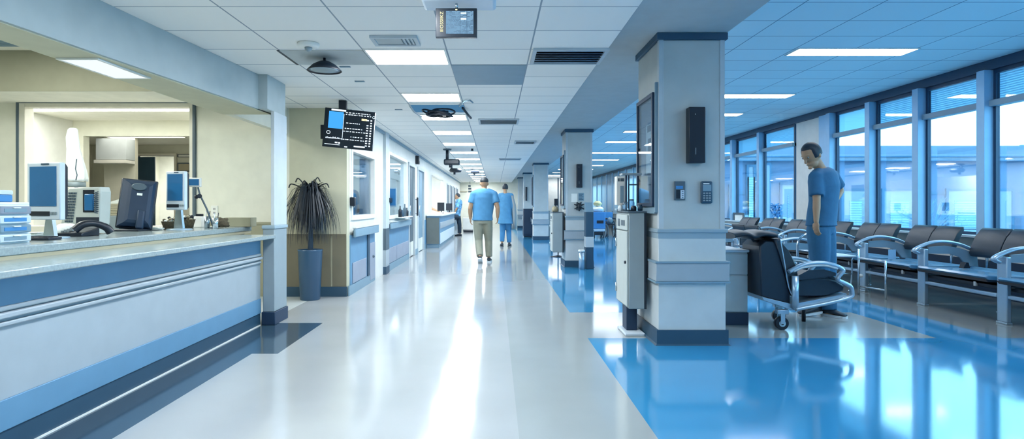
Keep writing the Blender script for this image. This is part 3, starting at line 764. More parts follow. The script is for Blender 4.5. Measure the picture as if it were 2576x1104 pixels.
obj('mount_plate', B(PX(1130, Y), PX(1168, Y), Y-.065, Y-.06, CZ-.05, CZ-.02), 'black', t)
# tilted television by the plant
Y = 7.25
t = thing('display_screen', 'black hanging screen tilted sideways above the potted plant, full of white figures', 'display', (PX(880, Y), Y, CZ))
ctr = P(877, 325, Y)
MT = Matrix.Translation(ctr) @ Matrix.Rotation(math.radians(5.6), 4, 'Y') @ Matrix.Rotation(math.radians(3), 4, 'X')
hw, hh = 127/2*Y/F, 98/2*Y/F
obj('case', S().box(-hw, hw, 0, .045, -hh, hh, .006).xf(MT), 'tv_black', t)
u = lambda px: (px/1472*200+780-877)*Y/F; v = lambda py: -(py/1104*150+250-325)*Y/F
obj('blue_panel', S().box(u(330), u(600), -.003, -.0005, v(560), v(250)).xf(MT), 'screen_lit', t)
s = S(); rnd = random.Random(5)
for py, xa, xb in ((250, 640, 1100), (285, 640, 1100), (440, 660, 900), (540, 640, 960), (595, 620, 1000), (690, 760, 960), (745, 620, 1060)):
    px = xa
    while px < xb:
        wd = rnd.uniform(16, 46); s.box(u(px), u(px+wd), -.002, -.0005, v(py+7)+(px-640)*.0, v(py-7)); px += wd + rnd.uniform(10, 26)
for i in range(11):
    py = 360 + i*47; s.box(u(1105), u(1135), -.002, -.0005, v(py+12), v(py-12))
    if i % 2 == 0 or i > 2: s.box(u(1040), u(1075), -.002, -.0005, v(py+10), v(py-10))
s.box(u(370), u(640), -.002, -.0005, v(235), v(205)).box(u(605), u(612), -.002, -.0005, v(760), v(280))
s.box(u(480), u(530), -.002, -.0005, v(830), v(805)).box(u(545), u(575), -.002, -.0005, v(835), v(805)).box(u(835), u(1040), -.002, -.0005, v(870), v(845)).box(u(660), u(715), -.002, -.0005, v(890), v(872)).box(u(290), u(570), -.002, -.0005, v(862), v(852))
for px in range(300, 600, 22): s.box(u(px), u(px+13), -.002, -.0005, v(750), v(715+rnd.uniform(0, 20)))
s.tube([(u(345)+.022*math.cos(a), -.002, v(640)+.018*math.sin(a)) for a in [2*PI*k/16 for k in range(16)]], .003, 6, closed=True)
s.tube([(u(1160)+.014*math.cos(a), -.002, v(295)+.014*math.sin(a)) for a in [2*PI*k/16 for k in range(16)]], .002, 6, closed=True)
obj('figures', s.xf(MT), 'text_lit', t)
s = S()
for k in range(4): s.box(u(940+k*26), u(960+k*26), -.002, -.0005, v(372), v(335))
part_label(obj('yellow_figures', s.xf(MT), 'text_yellow', t), 'yellow digits near the upper right')
obj('hanger', S().box(PX(849, Y), PX(868, Y), Y+.05, Y+.11, PZ(320, Y), CZ-.001, .004), 'black', t)
obj('side_bracket', S().box(PX(803, Y), PX(822, Y), Y+.05, Y+.08, PZ(348, Y), PZ(312, Y), .003), 'black', t)
# smoke detector
Y = cY(100)+.1; x = PX(776, Y)
t = thing('smoke_detector', 'round white detector on the ceiling above the cone lamp', 'detector', (x, Y, CZ))
obj('base', S().lathe([(0, -.001), (.085, -.001), (.085, -.02), (.07, -.032), (0, -.034)], (x, Y, CZ), 24), 'white', t)
obj('sensor', S().lathe([(0, -.034), (.03, -.034), (.026, -.052), (.01, -.066), (0, -.066)], (x, Y, CZ), 16), 'grey', t)
# open tile with hanging conical shade
y0, y1 = cY(126), cY(162)
t = thing('pendant_lamp', 'dark cone shaded lamp hooked under an open ceiling square', 'lamp', (PX(812, 5.15), (y0+y1)/2, CZ))
struct('trim_1', S().box(-1.79, -1.1, y0, y1, CZ-.004, CZ-.001), 'col_paint')
x, Yl = PX(812, 5.15), 5.2
obj('hook', S().tube([(x, Yl, CZ-.004), (x, Yl, CZ-.03), (x+.01, Yl, CZ-.035)], .012, 8), 'black', t)
obj('shade', S().lathe([(.01, -.03), (.045, -.035), (.10, -.065), (.15, -.115), (.148, -.118), (.095, -.07), (.04, -.042), (.01, -.036)], (x, Yl, CZ), 28), 'black', t)
obj('diffuser', S().lathe([(0, -.112), (.1, -.112), (.135, -.108), (.1, -.08), (0, -.08)], (x, Yl, CZ), 24), 'silver', t)
obj('edge_gap', S().box(-1.812, -1.79, y0, y1, CZ-.006, CZ-.001), 'black', bpy.data.objects['trim_1'])
# vents
def vent(px0, px1, pya, pyb, label, dark=False, group='ceiling air vents'):
    Ya, Yb = cY(pya), cY(pyb); xa, xb = PX(px0, Yb), PX(px1, Yb)
    t = thing('ceiling_vent', label, 'vent', ((xa+xb)/2, (Ya+Yb)/2, CZ), group)
    s = S(); e = .03
    for p, q_, r, s_ in ((xa, xb, Ya, Ya+e), (xa, xb, Yb-e, Yb), (xa, xa+e, Ya+e, Yb-e), (xb-e, xb, Ya+e, Yb-e)): s.box(p, q_, r, s_, CZ-.022, CZ-.001)
    obj('frame', s, 'wall_cool', t)
    obj('backing', B(xa+e, xb-e, Ya+e, Yb-e, CZ-.004, CZ-.001), 'black' if dark else 'grey_blue', t)
    if not dark:
        obj('inset_panel', B(xa+e, xb-e-.1, Ya+e, Yb-e, CZ-.012, CZ-.005), 'beam_paint', t)
        s = S()
        for i in range(3): s.box(xb-e-.085+i*.03, xb-e-.07+i*.03, Ya+e, Yb-e, CZ-.016, CZ-.005)
        obj('slats', s, 'wall_cool', t); return t
    s = S(); n_ = 6
    for i in range(n_):
        yy = Ya+e+(Yb-Ya-2*e)*(i+.5)/n_
        s.prism([(yy-.025, CZ-.02), (yy+.02, CZ-.006), (yy+.022, CZ-.008), (yy-.023, CZ-.022)], 'x', xa+e, xb-e)
    obj('slats', s, 'grey' if not dark else 'silver', t)
vent(945, 1058, 88, 110, 'grey air vent between the hanging board and the largest light panel')
vent(1333, 1507, 120, 157, 'wide open air vent with a dark slot near the beam', True)
vent(1205, 1303, 298, 310, 'long dark-edged vent right of the cable coil', True)
vent(1293, 1345, 353, 360, 'small dark vent farther down the corridor ceiling', True)
vent(1255, 1310, 398, 401, 'thin vent high at the far end of the corridor', True)
one('ceiling_panel_blank', S().box(-.4, .29, cY(163), cY(212), CZ-.006, CZ-.001), 'grey_blue', 'plain darker ceiling panel right of the lit row', 'ceiling panel')
for px, py, l in ((868, 167, 'tiny dark slot in the ceiling right of the cone lamp'), (905, 204, 'second small ceiling slot farther along, left of the lights'), (1003, 275, 'third small ceiling slot, left of the cable hatch')):
    Y = cY(py); x = PX(px, Y); one('ceiling_slot', S().box(x-.05, x+.05, Y-.02, Y+.02, CZ-.008, CZ-.001, .003), 'grey_blue', l, 'slot')
# open hatch with cable coil
ya, yb = cY(264), cY(282)
t = thing('ceiling_hatch', 'open ceiling hatch with a coil of black cable hanging out', 'hatch', (-.8, ya, CZ))
obj('opening', B(-1.09, -.4, ya, yb-.02, CZ-.006, CZ-.001), 'hatch_glow', t)  # opening is a glowing blue sheet, its brightness put into the material
s = S(); rnd = random.Random(2)
for i in range(9):
    cx_, r_ = -.78 + rnd.uniform(-.1, .1), rnd.uniform(.09, .16)
    s.tube([(cx_ + r_*math.cos(a), ya+.28 + r_*.9*math.sin(a)*.6, CZ-.045 - .03*math.sin(a*1+i) - .004*i) for a in [2*PI*k/24 for k in range(24)]], .012, 6, closed=True)
obj('cable_coil', s, 'black', t)
obj('left_stay', S().tube([(-1.08, ya-.1, CZ-.02), (-1.06, ya+.15, CZ-.06), (-1.0, yb-.1, CZ-.08)], .012, 6), 'grey', t)
obj('right_stay', S().tube([(-.42, ya+.1, CZ-.02), (-.36, yb-.2, CZ-.07), (-.33, yb-.06, CZ-.09)], .016, 6), 'black', t)
obj('latch', S().tube([(-.46, ya, CZ-.02), (-.36, ya-.4, CZ-.02), (-.3, ya-.45, CZ-.02), (-.27, ya-.35, CZ-.03)], .01, 6), 'grey_blue', t)
# projectors far along
def projector(px, py, Yp, wd, ht, label, boxy):
    c = P(px, py, Yp); t = thing('projector', label, 'projector', (c.x, Yp, CZ), 'ceiling projectors')
    obj('body', S().box(c.x-wd/2, c.x+wd/2, Yp-.12, Yp+.12, c.z-ht/2, c.z+ht/2, .03) if boxy else S().lathe([(0, ht/2), (wd*.4, ht/2), (wd/2, 0), (wd*.4, -ht*.4), (0, -ht/2)], (c.x, Yp, c.z), 20), 'black', t)
    obj('lens', S().cyl((c.x-wd*.08, Yp-.05, c.z-ht/2-.06), (c.x-wd*.08, Yp-.05, c.z-ht/2+.02), .035), 'black', t)
    obj('hanger', S().cyl((c.x-wd*.3, Yp, c.z), (c.x-wd*.3, Yp, CZ-.001), .035), 'black', t)
    obj('plate', S().lathe([(0, -.03), (.09, -.03), (.1, -.001), (0, -.001)], (c.x-wd*.3, Yp, CZ), 14), 'grey_dark', t)
projector(1137, 408, 13.6, .36, .13, 'boxy black projector under the ceiling, nearer of the pair', True)
projector(1146, 429, 18.4, .40, .13, 'rounded black projector farther down the corridor ceiling', False)
projector(1195, 432, 20.6, .3, .1, 'small black fixture over the head of the walking man', True)
Y = cY(374); one('ceiling_sprinkler', S().lathe([(0, 0), (.03, 0), (.02, -.03), (.035, -.045), (0, -.05)], (PX(1188, Y), Y, CZ), 12), 'black', 'tiny dark sprinkler head between the far light panels', 'sprinkler')

# ================================================================== POTTED PALM
x, Y = -2.36, 7.62
t = thing('potted_palm', 'drooping ponytail palm in a tall blue-grey pot against the beige wall', 'plant', (x, Y, 0))
pot = obj('pot', S().lathe([(0, 0), (.118, 0), (.125, .01), (.152, .625), (.158, .64), (.14, .64), (.135, .59), (0, .59)], (x, Y, 0), 36), 'pot', t)
obj('soil', S().lathe([(0, .592), (.134, .592), (.1, .605), (0, .61)], (x, Y, 0), 24), 'soil', t)
obj('trunk', S().tube(arc([(x, Y, .59), (x+.005, Y, .8), (x-.004, Y+.01, 1.05), (x+.004, Y, 1.34)]), [.036 - .0007*i for i in range(25)], 10), 'trunk', t)
s = S(); rnd = random.Random(11)
for i in range(430):
    an = rnd.uniform(0, 2*PI)
    base_z = rnd.uniform(1.22, 1.40)
    lvl = rnd.random()                                  # 0: low skirt leaf, 1: top fountain leaf
    R0 = rnd.uniform(.16, .395) if lvl < .8 else rnd.uniform(.1, .3)
    rise = .03 + .13 * lvl * rnd.uniform(.5, 1.1); end = rnd.uniform(.68, 1.0) + .22 * max(0, lvl-.6)
    if Y + R0 * math.sin(an) > 7.83: R0 = (7.83 - Y) / math.sin(an)
    d = Vector((math.cos(an), math.sin(an), 0)); si = d.cross(Vector((0, 0, 1)))
    n_ = 10; L, Rr = [], []; apex = .3 + .15*rnd.random(); sw_ = rnd.uniform(-.05, .05)
    for k in range(n_ + 1):
        u_ = k / n_
        h = R0 * (u_ ** .75 if u_ < .6 else .6**.75 + (1 - .6**.75) * (1 - (1 - (u_-.6)/.4)**2))
        z = base_z + rise * math.sin(min(1, u_/apex)*PI/2) - (base_z + rise - end) * max(0, (u_-apex)/(1-apex))**1.5
        w_ = .0066 * (1 - u_**3) + .0008
        p = Vector((x, Y, 0)) + d*h + si*sw_*u_*u_; p.z = max(z, .665)
        L.append(p - si*w_); Rr.append(p + si*w_ + Vector((0, 0, .003)))
    va = [s.bm.verts.new(p) for p in L]; vb = [s.bm.verts.new(p) for p in Rr]
    for k in range(n_): s._f([va[k], va[k+1], vb[k+1], vb[k]], True)
for px, py, bx_ in ((752, 449, 0), (800, 447, 1), (735, 463, 2), (768, 455, 3), (822, 462, 4)):
    e = P(px, py, Y); s.tube(arc([(x, Y, 1.3), ((x+e.x)/2, Y-.02, (1.32+e.z)/2+.03), (e.x, Y-.03, e.z), (e.x+(.04 if e.x > x else -.03), Y-.04, e.z-.05)]), .008, 6)
obj('fronds', s, 'leaf', t)

# ================================================================== LEFT WALL FITTINGS
t = thing('sanitizer_dispenser', 'small black dispenser on the wall edge beside the palm', 'dispenser', (LX, 7.95, 1.2))
obj('body', S().box(LX, LX+.07, 8.0, 8.09, PZ(518, 8.0), PZ(496, 8.0), .012), 'black', t)
obj('nozzle', S().cyl((LX+.045, 8.045, PZ(518, 8)-.02), (LX+.045, 8.045, PZ(517, 8)), .012), 'grey', t)
def handrail(y0, y1, label):
    t = thing('handrail', label, 'handrail', (LX, (y0+y1)/2, .83), 'corridor handrails')
    obj('rail', S().box(LX+.05, LX+.085, y0, y1, .77, .89, .012), 'grey_blue', t)
    obj('top_edge', S().box(LX+.045, LX+.09, y0, y1, .89, .905, .005), 'wall_cool', t)
    n_ = max(2, int((y1-y0)/1.2))
    for i in range(n_):
        yy = y0+.15+(y1-y0-.3)*i/(n_-1); obj('bracket', S().box(LX+.013, LX+.06, yy-.03, yy+.03, .79, .86, .005), 'grey_dark', t)
handrail(8.0, 9.6, 'blue-grey handrail below the first corridor window')
handrail(10.75, 13.35, 'blue-grey handrail below the second corridor window')
def kick(y0, y1, z0, z1, label, mat='ext_light', knob=False):
    t = thing('wall_guard_panel', label, 'wall panel', (LX+.012, (y0+y1)/2, z0))
    obj('panel', S().box(LX+.0125, LX+.024, y0, y1, z0, z1, .004), mat, t)
    if knob: obj('knob', S().ball((LX+.035, (y0+y1)/2, z0+(z1-z0)*.62), .022), 'grey_dark', t)
kick(8.1, 8.95, .14, .42, 'pale square guard panel low on the wall nearest the palm')
kick(9.22, 9.6, .04, .62, 'tall white access panel with a dark knob beside the pilaster', knob=True)
kick(10.8, 11.7, .14, .42, 'pale low guard panel just past the pilaster')
kick(11.74, 13.3, .14, .42, 'longer pale low guard panel before the first side door')
one('door_stop_post', S().box(LX+.001, LX+.03, 9.03, 9.16, .13, .765, .004), 'navy', 'narrow dark upright strip beside the access panel', 'strip')
# wall-mounted monitor on an arm
Y = 10.9
t = thing('wall_monitor', 'blue screened monitor on a black wall arm past the pilaster', 'monitor', (LX+.001, 11.2, 1.2))
a, b = P(974, 472, 11.1), P(998, 540, 11.1)
obj('screen_body', S().box(a.x, b.x, 11.05, 11.09, 1.17, a.z, .006), 'grey_blue', t)
obj('screen', B(a.x+.012, b.x-.012, 11.045, 11.05, 1.2, a.z-.02), 'screen_blue', t)
obj('arm', S().tube([(LX+.03, 11.25, 1.3), (a.x+.06, 11.2, 1.3), (a.x+.05, 11.09, 1.3)], .02, 8), 'black', t)
obj('wall_mount', S().box(LX+.021, LX+.05, 11.1, 11.3, 1.22, 1.38, .006) if False else S().box(LX+.021, LX+.05, 10.82, 11.3, 1.26, 1.34, .006), 'black', t)
obj('lens_head', S().cyl(P(964, 503, 11.0), P(982, 503, 11.0), .05), 'black', t)
t = thing('shelf_unit', 'white wall shelf with dark bottles near the second corridor window', 'shelf', (LX, 12.3, 1.0))
obj('board', S().box(LX+.021, LX+.16, 11.6, 13.0, .955, .975, .003), 'white', t)
for i, yy in enumerate((11.7, 12.0, 12.3, 12.6)):
    h = (.22, .14, .26, .18)[i]
    one('bottle', S().lathe([(0, 0), (.035, 0), (.037, h*.6), (.014, h*.75), (.014, h), (0, h)], (LX+.09, yy, .9755), 12), ['black', 'navy', 'grey_dark', 'black'][i], ['short-necked black bottle at the near end of the corridor shelf', 'squat navy bottle second on the corridor shelf', 'tallest grey bottle on the corridor shelf', 'dark bottle at the far end of the corridor shelf'][i], 'bottle', 'bottles on the corridor shelf', loc=(LX+.09, yy, .9755))
t = thing('wall_exit_light', 'small black exit light box high on the left wall above the side doors', 'exit light', (LX, 15.0, 2.3))  # exit light on the wall, modelled unlit as a black box
obj('body', S().box(LX+.001, LX+.09, 14.6, 14.78, 2.22, 2.42, .01), 'black', t)
obj('lens', S().cyl((LX+.09, 14.69, 2.27), (LX+.1, 14.69, 2.27), .03), 'grey_dark', t)
t = thing('wall_grab_bar', 'dark upright grab bar beside the first side door', 'bar', (LX, 14.7, 1.1))  # upright grab bar fixed to the wall on standoffs
obj('bar', S().box(LX+.03, LX+.07, 14.6, 14.68, .95, 1.4, .01), 'black', t)
for z in (1.0, 1.35): obj('standoff', S().cyl((LX+.001, 14.64, z), (LX+.04, 14.64, z), .012), 'steel', t)

# ================================================================== FAR DESK
t = thing('nurse_desk', 'far pale blue desk along the left wall with a brown end panel', 'desk', (-1.76, 20, 0))
DX = -1.55
obj('body', B(LX+.02, DX, 16.8, 22.8, .1, .9), 'counter_band', t)
obj('top', S().box(LX+.02, DX+.06, 16.75, 22.85, .9, .95, .006), 'white', t)
obj('end_panel', B(LX+.03, DX-.02, 16.78, 16.8, .12, .86), 'brown_panel', t)
obj('front_band', B(DX, DX+.015, 16.85, 22.7, .55, .72), 'counter', t)
obj('lower_panel', B(DX, DX+.012, 16.85, 22.7, .12, .42), 'bezel', t)
obj('base', B(LX+.03, DX-.03, 16.82, 22.7, 0, .1), 'grey_blue', t)
for i, (px, Yd, h, l) in enumerate(((1110, 19.6, .28, 'small black monitor on the far desk, nearer one'), (1137, 21.8, .26, 'small black monitor on the far desk, beside the leaning visitor'))):
    xx = PX(px, Yd); xx = min(max(xx, -1.8), -1.66); m_ = thing('monitor', l, 'monitor', (xx, Yd, .95), 'monitors on the far desk')
    obj('screen', S().box(xx-.13, xx+.1, Yd, Yd+.04, 1.02, 1.02+h, .01), 'black', m_); obj('stand', S().cyl((xx, Yd+.02, .965), (xx, Yd+.02, 1.05), .02), 'black', m_); obj('foot', S().lathe([(0, 0), (.07, 0), (.06, .015), (0, .015)], (xx, Yd+.02, .95), 14), 'black', m_)
one('paper_tray', S().box(-1.85, -1.6, 17.3, 18.2, .951, 1.0, .005), 'paper', 'white paper tray lying on the near end of the far desk', 'tray', loc=(-1.7, 17.7, .951))
one('folder', S().box(-1.8, -1.62, 18.35, 18.9, .951, .985, .004), 'black', 'flat black folder on the far desk behind the paper tray', 'folder', loc=(-1.7, 18.6, .951))
# ================================================================== COLUMN FITTINGS
def speaker(Yf, px0, px1, py0, py1, label):
    a, b = P(px0, py0, Yf), P(px1, py1, Yf)
    t = thing('wall_speaker', label, 'speaker', ((a.x+b.x)/2, Yf+.02, b.z))
    obj('housing', S().box(a.x, b.x, Yf-.07, Yf+.019, b.z, a.z, .006), 'black', t)
    obj('indicator', S().ball((a.x+(b.x-a.x)*.38, Yf-.07, a.z-(a.z-b.z)*.13), .004, .002, .004, 8), 'white', t)
    obj('lever', B(a.x+(b.x-a.x)*.38, a.x+(b.x-a.x)*.38+.005, Yf-.073, Yf-.07, b.z+(a.z-b.z)*.15, b.z+(a.z-b.z)*.27), 'grey', t)
    return t
speaker(5.13, 1727, 1768, 272, 411, 'tall black box mounted high on the front of the near column')
speaker(11.6, 1450, 1464, 413, 472, 'tall black box on the front of the second column')
speaker(26.9, 1322, 1326, 470, 505, 'thin black box on the fourth column')
Yf = 5.147
a, b = P(1695, 456, Yf), P(1722, 503, Yf)
t = thing('wall_control', 'left of two dark wall panels on the near column, with a white label strip', 'control panel', ((a.x+b.x)/2, Yf, b.z))
obj('housing', S().box(a.x, b.x, Yf-.02, Yf, b.z, a.z, .003), 'grey_dark', t)
obj('display', B(a.x+.012, b.x-.02, Yf-.022, Yf-.02, a.z-.065, a.z-.04), 'box_blue', t)
obj('black_window', B(a.x+.014, a.x+.05, Yf-.022, Yf-.02, b.z+.012, a.z-.075), 'black', t)
s = S().box(a.x+.052, b.x-.008, Yf-.022, Yf-.02, b.z+.012, a.z-.077)
obj('label_strip', s, 'bezel', t)
s = S()
for i in range(4): s.box(a.x+.062, b.x-.016, Yf-.023, Yf-.022, b.z+.02+i*.017, b.z+.026+i*.017)
obj('label_mark', s, 'navy', t)
a, b = P(1761, 456, Yf), P(1790, 512, Yf)
t = thing('wall_phone', 'right of two dark wall panels on the near column, rounded with a grey screen', 'wall phone', ((a.x+b.x)/2, Yf, b.z))
obj('housing', S().box(a.x, b.x, Yf-.03, Yf, b.z, a.z, .012), 'navy', t)
obj('screen', B(a.x+.014, b.x-.014, Yf-.032, Yf-.03, a.z-.085, a.z-.03), 'grey_blue', t)
obj('glint_bar', B(a.x+.018, b.x-.03, Yf-.033, Yf-.03, a.z-.026, a.z-.016), 'white', t)
s = S(); rnd = random.Random(4)
for i in range(4):
    for j in range(3): s.box(a.x+.016+j*.024, a.x+.034+j*.024, Yf-.034, Yf-.03, b.z+.02+i*.021, b.z+.032+i*.021, .001)
obj('key', s, 'grey', t)
# second column notices
Yf = 11.618
a, b = P(1437, 487, Yf), P(1452, 508, Yf); one('notice_sheet', S().box(a.x, b.x, Yf-.004, Yf, b.z, a.z), 'white', 'white sheet on the second column, left of the printed notice', 'notice', loc=(a.x, Yf, b.z))
a, b = P(1455, 485, Yf), P(1469, 505, Yf)
t = thing('notice_board', 'blue printed notice on the second column below its black box', 'notice', ((a.x+b.x)/2, Yf, b.z))
obj('sheet', S().box(a.x, b.x, Yf-.006, Yf, b.z, a.z), 'grey_blue', t)
s = S()
for i in range(5): s.box(a.x+.01, b.x-.012-.02*(i % 2), Yf-.007, Yf-.006, b.z+.02+i*.026, b.z+.032+i*.026)
obj('printed_line', s, 'navy', t)
t = thing('sanitizer_bracket', 'black splayed bracket clipped to the second column under the notice', 'bracket', (PX(1457, 11.6), 11.58, PZ(530, 11.6)))
c = P(1457, 519, 11.56); s = S().ball(c, .045, .04, .06)
for an in (.5, 1.2, 2.0, 2.7, 3.7, 4.7, 5.7): s.tube([c, c + Vector((.06*math.cos(an), -.02, .06*math.sin(an))), c + Vector((.11*math.cos(an), -.01, .09*math.sin(an)))], [.02, .015, .012], 6)
obj('clip', s, 'black', t); obj('back_plate', S().box(c.x-.05, c.x+.05, 11.58, 11.618, c.z-.07, c.z+.07, .004), 'grey_dark', t)

def display_case(X, Y0, Y1, z0, z1, label):
    """framed glazed case on the left face of a column"""
    t = thing('display_case', label, 'display case', (X, (Y0+Y1)/2, z0), 'framed cases on the columns')
    s = S(); e = .035
    for p, q_, r, s_ in ((Y0, Y0+e, z0, z1), (Y1-e, Y1, z0, z1), (Y0+e, Y1-e, z0, z0+e), (Y0+e, Y1-e, z1-e, z1)): s.box(X-.05, X-.001, p, q_, r, s_, .004)
    obj('frame', s, 'navy_dark', t)
    obj('backing', B(X-.012, X-.001, Y0+e, Y1-e, z0+e, z1-e), 'ext_light', t)
    obj('glass_front', B(X-.042, X-.038, Y0+e, Y1-e, z0+e, z1-e), 'glass_case', t)
    m = (Y0+Y1)/2
    obj('poster', B(X-.016, X-.012, Y0+e+.05, m+.05, z0+.3, z1-.25), 'bezel', t)
    obj('poster_mark', S().box(X-.018, X-.016, Y0+e+.1, m-.02, z0+.5, z0+.62).box(X-.018, X-.016, Y0+e+.1, m, z0+.68, z0+.74), 'navy', t)
    obj('trim_edge', S().box(X-.03, X-.001, Y0-.03, Y0, z0-.05, z1+.08).box(X-.03, X-.001, Y0, Y1, z0-.06, z0-.001), 'grey_blue', t)
    return t
display_case(1.42, 5.2, 5.78, 1.19, 2.19, 'dark framed glass case on the left side of the near column')
display_case(1.385, 11.7, 12.2, 1.2, 2.2, 'dark framed glass case on the left side of the second column')
display_case(1.36, 20.9, 21.3, 1.2, 2.2, 'dark framed glass case on the side of the third column')

# ---- cabinets hung on the column sides
def supply_cabinet(X0, X1, Y0, Y1, z0, z1, label):
    t = thing('supply_cabinet', label, 'cabinet', ((X0+X1)/2, (Y0+Y1)/2, z0), 'supply cabinets beside the columns')
    obj('body', S().box(X0, X1, Y0, Y1, z0, z1, .006), 'cab_grey', t)
    d = obj('door', S().box(X0-.016, X0-.001, Y0+.02, Y1-.02, z0+.02, z1-.17, .004), 'cab_front', t)
    obj('handle', S().cyl((X0-.03, Y0+.06, z0+(z1-z0)*.48), (X0-.016, Y0+.06, z0+(z1-z0)*.48), .014), 'black', d)
    for zh in (z0+.1, z1-.33): obj('hinge', S().cyl((X0-.022, Y1-.04, zh), (X0-.022, Y1-.04, zh+.08), .008), 'steel', d)
    w_ = obj('drawer', S().box(X0-.016, X0-.001, Y0+.02, Y1-.02, z1-.16, z1-.02, .004), 'cab_front', t)
    obj('drawer_label', S().box(X0-.019, X0-.016, Y0+.1, Y0+.25, z1-.12, z1-.07).box(X0-.019, X0-.016, Y0+.32, Y0+.4, z1-.13, z1-.06), 'grey_dark', w_)
    obj('top_edge', S().box(X0-.012, X1+.004, Y0-.008, Y1+.008, z1, z1+.014, .004), 'grey_dark', t)
    obj('side_edge', B(X1-.02, X1+.001, Y0-.004, Y0, z0, z1), 'black', t)
    return t
c0 = supply_cabinet(1.205, 1.362, 5.36, 5.86, .27, 1.135, 'tall narrow grey supply cabinet against the near column')
s = thing('pedestal_foot', 'dark pedestal with a pale foot plate under the near supply cabinet', 'pedestal', (1.3, 5.7, 0))
obj('post', S().box(1.24, 1.34, 5.62, 5.8, .025, .269, .006), 'navy_dark', s); obj('foot_plate', S().box(1.2, 1.38, 5.48, 5.84, 0, .025, .006), 'bezel', s)
supply_cabinet(1.135, 1.337, 11.62, 12.1, .285, 1.06, 'grey supply cabinet against the second column')
# ---- things on the near cabinet
ZT = 1.15
t = thing('stand_frame', 'thin dark metal stand with a flat crossbar on the near supply cabinet', 'stand', (1.3, 5.6, ZT))
Yk = 5.56
s = S()
obj('post', S().box(PX(1573, Yk), PX(1577, Yk), Yk-.008, Yk+.008, ZT+.012, PZ(438, Yk)).box(PX(1580, Yk), PX(1583, Yk), Yk-.008, Yk+.008, ZT+.012, PZ(438, Yk)), 'navy_dark', t)
obj('crossbar', S().box(PX(1562, Yk), PX(1611, Yk), Yk-.06, Yk+.06, PZ(441, Yk), PZ(436, Yk), .003), 'grey', t)
obj('shelf_arm', S().box(PX(1583, Yk), PX(1602, Yk), Yk-.03, Yk+.03, PZ(466, Yk), PZ(463, Yk), .002), 'grey_dark', t)
obj('foot', S().box(PX(1570, Yk), PX(1590, Yk), Yk-.06, Yk+.06, ZT, ZT+.012, .004), 'grey_dark', t)
t = thing('dispenser_unit', 'white upright dispenser with a dark slot on the near supply cabinet', 'dispenser', (PX(1562, 5.75), 5.75, ZT))
Yk = 5.74
a, b = P(1551, 443, Yk), P(1573, 516, Yk)
obj('housing', S().box(a.x, b.x, Yk, Yk+.1, b.z, a.z, .006), 'white', t)
obj('slot', B(a.x+.035, b.x-.015, Yk-.003, Yk, b.z+.02, a.z-.095), 'grey_blue', t)
obj('print', S().box(a.x+.012, a.x+.03, Yk-.002, Yk, a.z-.05, a.z-.02).box(a.x+.036, b.x-.012, Yk-.002, Yk, a.z-.05, a.z-.02), 'grey_dark', t)
obj('base', S().box(a.x, b.x, Yk, Yk+.1, ZT, ZT+.02, .004).box(a.x+.03, b.x-.03, Yk+.03, Yk+.07, ZT+.02, b.z), 'silver', t)
GLASS('jar_glass', 'CFE2EE', .3)
for i, (px, Yk, r, h, m, l) in enumerate(((1560, 5.62, .02, .055, 'cloth_white', 'small white cup on the near cabinet below the dispenser'), (1573, 5.45, .028, .085, 'jar_glass', 'clear glass jar nearest the front of the near cabinet'), (1588, 5.7, .03, .11, 'jar_glass', 'taller clear jar behind the metal stand on the near cabinet'), (1594, 5.44, .026, .05, 'black', 'squat black pot on the near cabinet'), (1610, 5.5, .024, .06, 'navy', 'dark capped bottle at the column end of the near cabinet'))):
    t = thing('jar', l, 'jar', (PX(px, Yk), Yk, ZT), 'jars on the near cabinet')
    obj('vessel', S().lathe([(0, 0), (r, .002), (r*1.02, h*.7), (r*.75, h*.85), (r*.75, h*.9), (0, h*.9)], (PX(px, Yk), Yk, ZT), 16), m, t)
    obj('lid', S().lathe([(0, h*.9), (r*.8, h*.9), (r*.8, h), (0, h)], (PX(px, Yk), Yk, ZT), 14), 'grey_dark' if i != 0 else 'white', t)
# ---- dark bin with pale band and steel canister at the second column
Yk = 11.35
t = thing('waste_unit', 'tall navy bin with a pale middle band, right of the second column', 'bin', (PX(1481, Yk), Yk, 0))
x0, x1 = PX(1472, Yk), PX(1491, Yk)
obj('body', S().box(x0, x1, Yk-.1, Yk+.12, 0, PZ(533, Yk), .006), 'navy', t)
obj('band', S().box(x0-.004, x1+.006, Yk-.105, Yk+.125, PZ(621, Yk), PZ(595, Yk), .004), 'wall_cool', t)
obj('lid', S().prism([(Yk-.1, PZ(533, Yk)), (Yk+.12, PZ(533, Yk)), (Yk+.12, PZ(509, Yk)), (Yk+.05, PZ(509, Yk))], 'x', x0, x1, bev=.004), 'grey_blue', t)
Yk = 11.2
t = thing('canister_bin', 'slim steel canister bin with a pale lid at the foot of the second column', 'bin', (PX(1463, Yk), Yk, 0))
r = .055
obj('body', S().lathe([(0, 0), (r, 0), (r, .33), (0, .33)], (PX(1463, Yk), Yk, 0), 24), 'silver', t)
obj('lid', S().lathe([(0, .33), (r*1.15, .33), (r*1.15, .365), (r*.9, .375), (0, .375)], (PX(1463, Yk), Yk, 0), 24), 'white', t)
